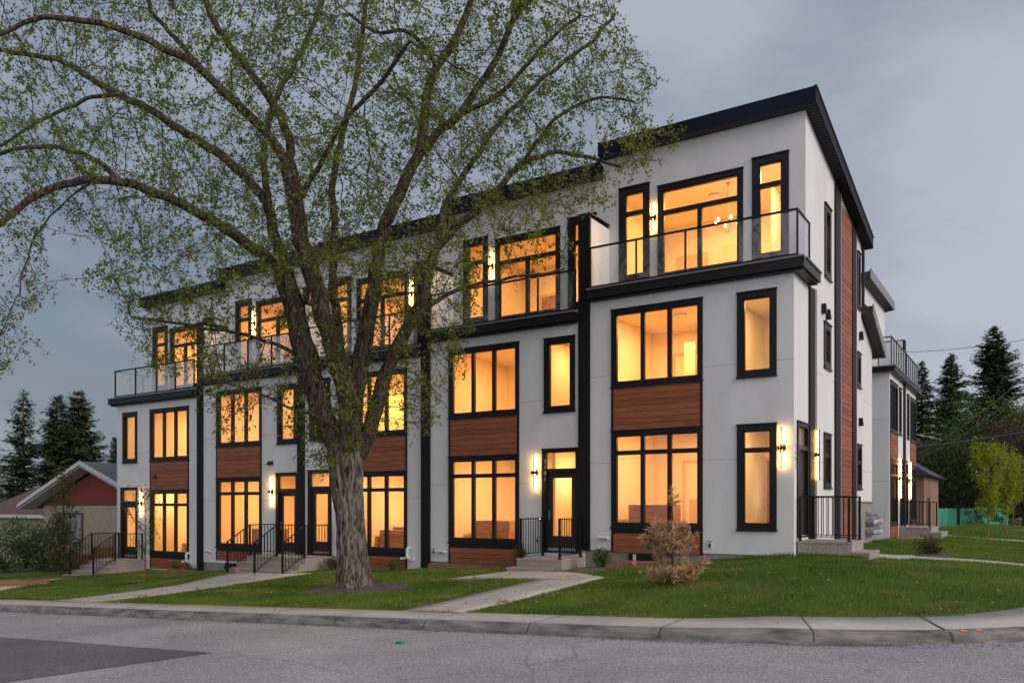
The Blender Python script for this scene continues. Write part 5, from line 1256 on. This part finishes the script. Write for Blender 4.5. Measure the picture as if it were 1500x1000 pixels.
# ------------------------------------------------------------------ dead little pine in the lawn
BRN = foliage('brown_dry_needles', (.44, .29, .17), (.68, .49, .32), 3.0, trans=.15, rand=.25)
t = thing('pine_sapling', 'small dried out brown pine in the front lawn', 'pine sapling', onlawn(-.97, -4.83)); rg = np.random.default_rng(9); sg = [(np.array([[0, 0, 0], [.01, 0, 1.0], [-.02, .0, 1.74]]), [.025, .016, .005])]; Dp = []; Dd = []
def tuft(base, tip, nn):
    for _ in range(nn):
        q = rg.uniform(0, 1) ** .8; p = base + (tip - base) * q; ax = (tip - base) / (np.linalg.norm(tip - base) + 1e-6); v = rg.normal(size=3) * .75 + ax * 1.0; Dp.append(p); Dd.append(v)
for z, L_, k in ((.08, .50, 12), (.15, .48, 8), (.42, .34, 5), (.56, .48, 8), (.70, .47, 8), (.84, .38, 7), (.98, .24, 5), (1.5, .11, 3), (1.6, .08, 3)):
    for i in range(k):
        a = rg.uniform(0, 6.283); l_ = L_ * rg.uniform(.6, 1.15); s_ = np.array([0, 0, z]); up = rg.uniform(.1, .5)
        e_ = s_ + np.array([math.cos(a) * l_, math.sin(a) * l_, l_ * up]); sg.append((np.array([s_, (s_ + e_) / 2 + np.array([0, 0, -.03]), e_]), [.008, .006, .003]))
        tuft(s_ + (e_ - s_) * .35, e_, int(90 * l_ / .6) + 12)
        for _k in range(int(6 * l_ / .6)):
            q = rg.uniform(.4, .95); b0 = s_ + (e_ - s_) * q; b1 = b0 + (np.array([math.cos(a + rg.normal(0, .8)), math.sin(a + rg.normal(0, .8)), .5 + rg.normal(0, .3)])) * .17; sg.append((np.array([b0, (b0 + b1) / 2, b1]), [.005, .004, .002])); tuft(b0, b1, 45)
tuft(np.array([-.02, 0, 1.5]), np.array([-.02, 0, 1.78]), 60)
tubes('branches', sg[1:], TWIG, t, k=4); tubes('trunk', sg[:1], TWIG, t, k=6)
leafmesh('needles', np.array(Dp), .085, BRN, rg, t, aspect=11, D=np.array(Dd))

# ------------------------------------------------------------------ grass blades
rng = np.random.default_rng(12)
BLADE = foliage('grass_blade', (.045, .130, .014), (.165, .235, .032), .55, trans=.3, rand=.35)
DRY = foliage('dry_grass_blade', (.17, .17, .06), (.28, .24, .11), .9, trans=.25, rand=.3)
def onpath(x, y):
    m_ = np.zeros(len(x), bool)
    for pts in PATHS:
        for (l0, r0), (l1, r1) in zip(pts, pts[1:]):
            q = [l0, r0, r1, l1]; sgn = []
            for (ax, ay), (bx, by) in zip(q, q[1:] + q[:1]): sgn.append((bx - ax) * (y - ay) - (by - ay) * (x - ax))
            sgn = np.array(sgn); m_ |= (sgn > 0.0).all(0) | (sgn < 0.0).all(0)
    return m_
def grass(name, n, xr, yr, h, wd, label_mat, dryf=0.0, cond=None):
    x = rng.uniform(*xr, n); y = rng.uniform(*yr, n)
    ok = (kd(x, y) > walkw(x, y) + .015) & ~onpath(x, y)
    ok &= ~((x < .0) & (y > -.03)) if yr[1] < 3 else ~((x < 0.02))
    ok &= ~((x > -17.2) & (x < -14.1) & (y > -2.2)) & ~((x > -6.7) & (x < -5.25) & (y > -1.6)) & ~((x > -26.4) & (x < -24.3) & (y > -2.2)) & ~((x > 0) & (x < 1.58) & (y > .15) & (y < 1.6))
    for b in BEDS: ok &= ((x - b[0]) / b[2]) ** 2 + ((y - b[1]) / b[3]) ** 2 > rng.uniform(.85, 1.1, n) ** 2
    # thin worn patches
    pn = np.array([mnoise.noise(Vector((a * .7, b * 1.1, 4.0))) for a, b in zip(x, y)]) if dryf else np.zeros(n)
    x, y, pn = x[ok], y[ok], pn[ok]; n = len(x)
    z = lawnz(x, y) + .018 * np.sin(x * 1.7 + y * .6)
    hh = h * rng.uniform(.55, 1.25, n); a = rng.uniform(0, 2 * math.pi, n); lx = rng.normal(0, .45, n) * hh; ly = rng.normal(0, .45, n) * hh
    P0 = np.stack([x - wd * np.cos(a), y - wd * np.sin(a), z - .004], 1); P1 = np.stack([x + wd * np.cos(a), y + wd * np.sin(a), z - .004], 1); P2 = np.stack([x + lx, y + ly, z + hh], 1)
    V = np.stack([P0, P1, P2], 1).reshape(-1, 3); F = np.arange(3 * n).reshape(-1, 3)
    mi = (pn + rng.normal(0, .12, n) > .38).astype(int) if dryf else (rng.random(n) < .06).astype(int)
    return npmesh(name, V, F, [BLADE, DRY], mi=mi, kind='stuff')
grass('grass', 330000, (-14, 5), (-8.7, -.02), .045, .0045, None, .3)
grass('grass', 90000, (-30, -14), (-8.7, -.02), .05, .008, None, .3)
grass('grass', 100000, (0, 5.2), (-1, 16), .05, .006, None)
grass('grass', 60000, (0, 6), (16, 55), .07, .016, None)
# bits of last year's leaves lying about
LB = pmat('dry_leaf_bits', (.26, .17, .08), .8, rand=.4); x = rng.uniform(-16, 4.5, 900); y = rng.uniform(-9.45, -.3, 900); ok = kd(x, y) > .1; x = x[ok]; y = y[ok]
onw = kd(x, y) < walkw(x, y); keep = ~onw | (rng.random(len(x)) < .3); x = x[keep]; y = y[keep]; onw = onw[keep]
zb_ = np.where(onw, roadz(x) + .162, lawnz(x, y) + .045)
leafmesh('fallen_leaves', np.stack([x, y, zb_], 1), .045, LB, rng, D=np.stack([rng.normal(size=len(x)), rng.normal(size=len(x)), rng.normal(0, .1, len(x))], 1), kind='stuff')
# weeds: broader leafed clumps in the turf
wx_ = []
for _ in range(150):
    a_, b_ = rng.uniform(-14, 4.2), rng.uniform(-8.4, -.4)
    if float(kd(a_, b_)) > float(walkw(a_, b_)) + .05 and not onpath(np.array([a_]), np.array([b_]))[0]: wx_ += [(a_ + rng.normal(0, .05), b_ + rng.normal(0, .05), G(a_, b_) + .03 + rng.uniform(0, .03)) for _k in range(14)]
leafmesh('lawn_weeds', np.array(wx_), .06, MIDG, rng, droop=-1.2, aspect=2.6, kind='stuff')
# ragged taller grass along the foundation
x = np.concatenate([rng.uniform(-2.2, 0, 1500), rng.uniform(0.05, 1.5, 1100), rng.uniform(-10, -7, 300)]); y = np.where(x > 0, .12, -.04) - np.abs(rng.normal(0, .05, len(x))); n = len(x)
z = lawnz(x, y); hh = rng.uniform(.05, .14, n); a = rng.uniform(0, 6.3, n)
V = np.stack([np.stack([x - .005, y, z], 1), np.stack([x + .005, y, z], 1), np.stack([x + rng.normal(0, .03, n), y + rng.normal(0, .03, n), z + hh], 1)], 1).reshape(-1, 3)
npmesh('grass_tufts', V, np.arange(3 * n).reshape(-1, 3), BLADE, kind='stuff')
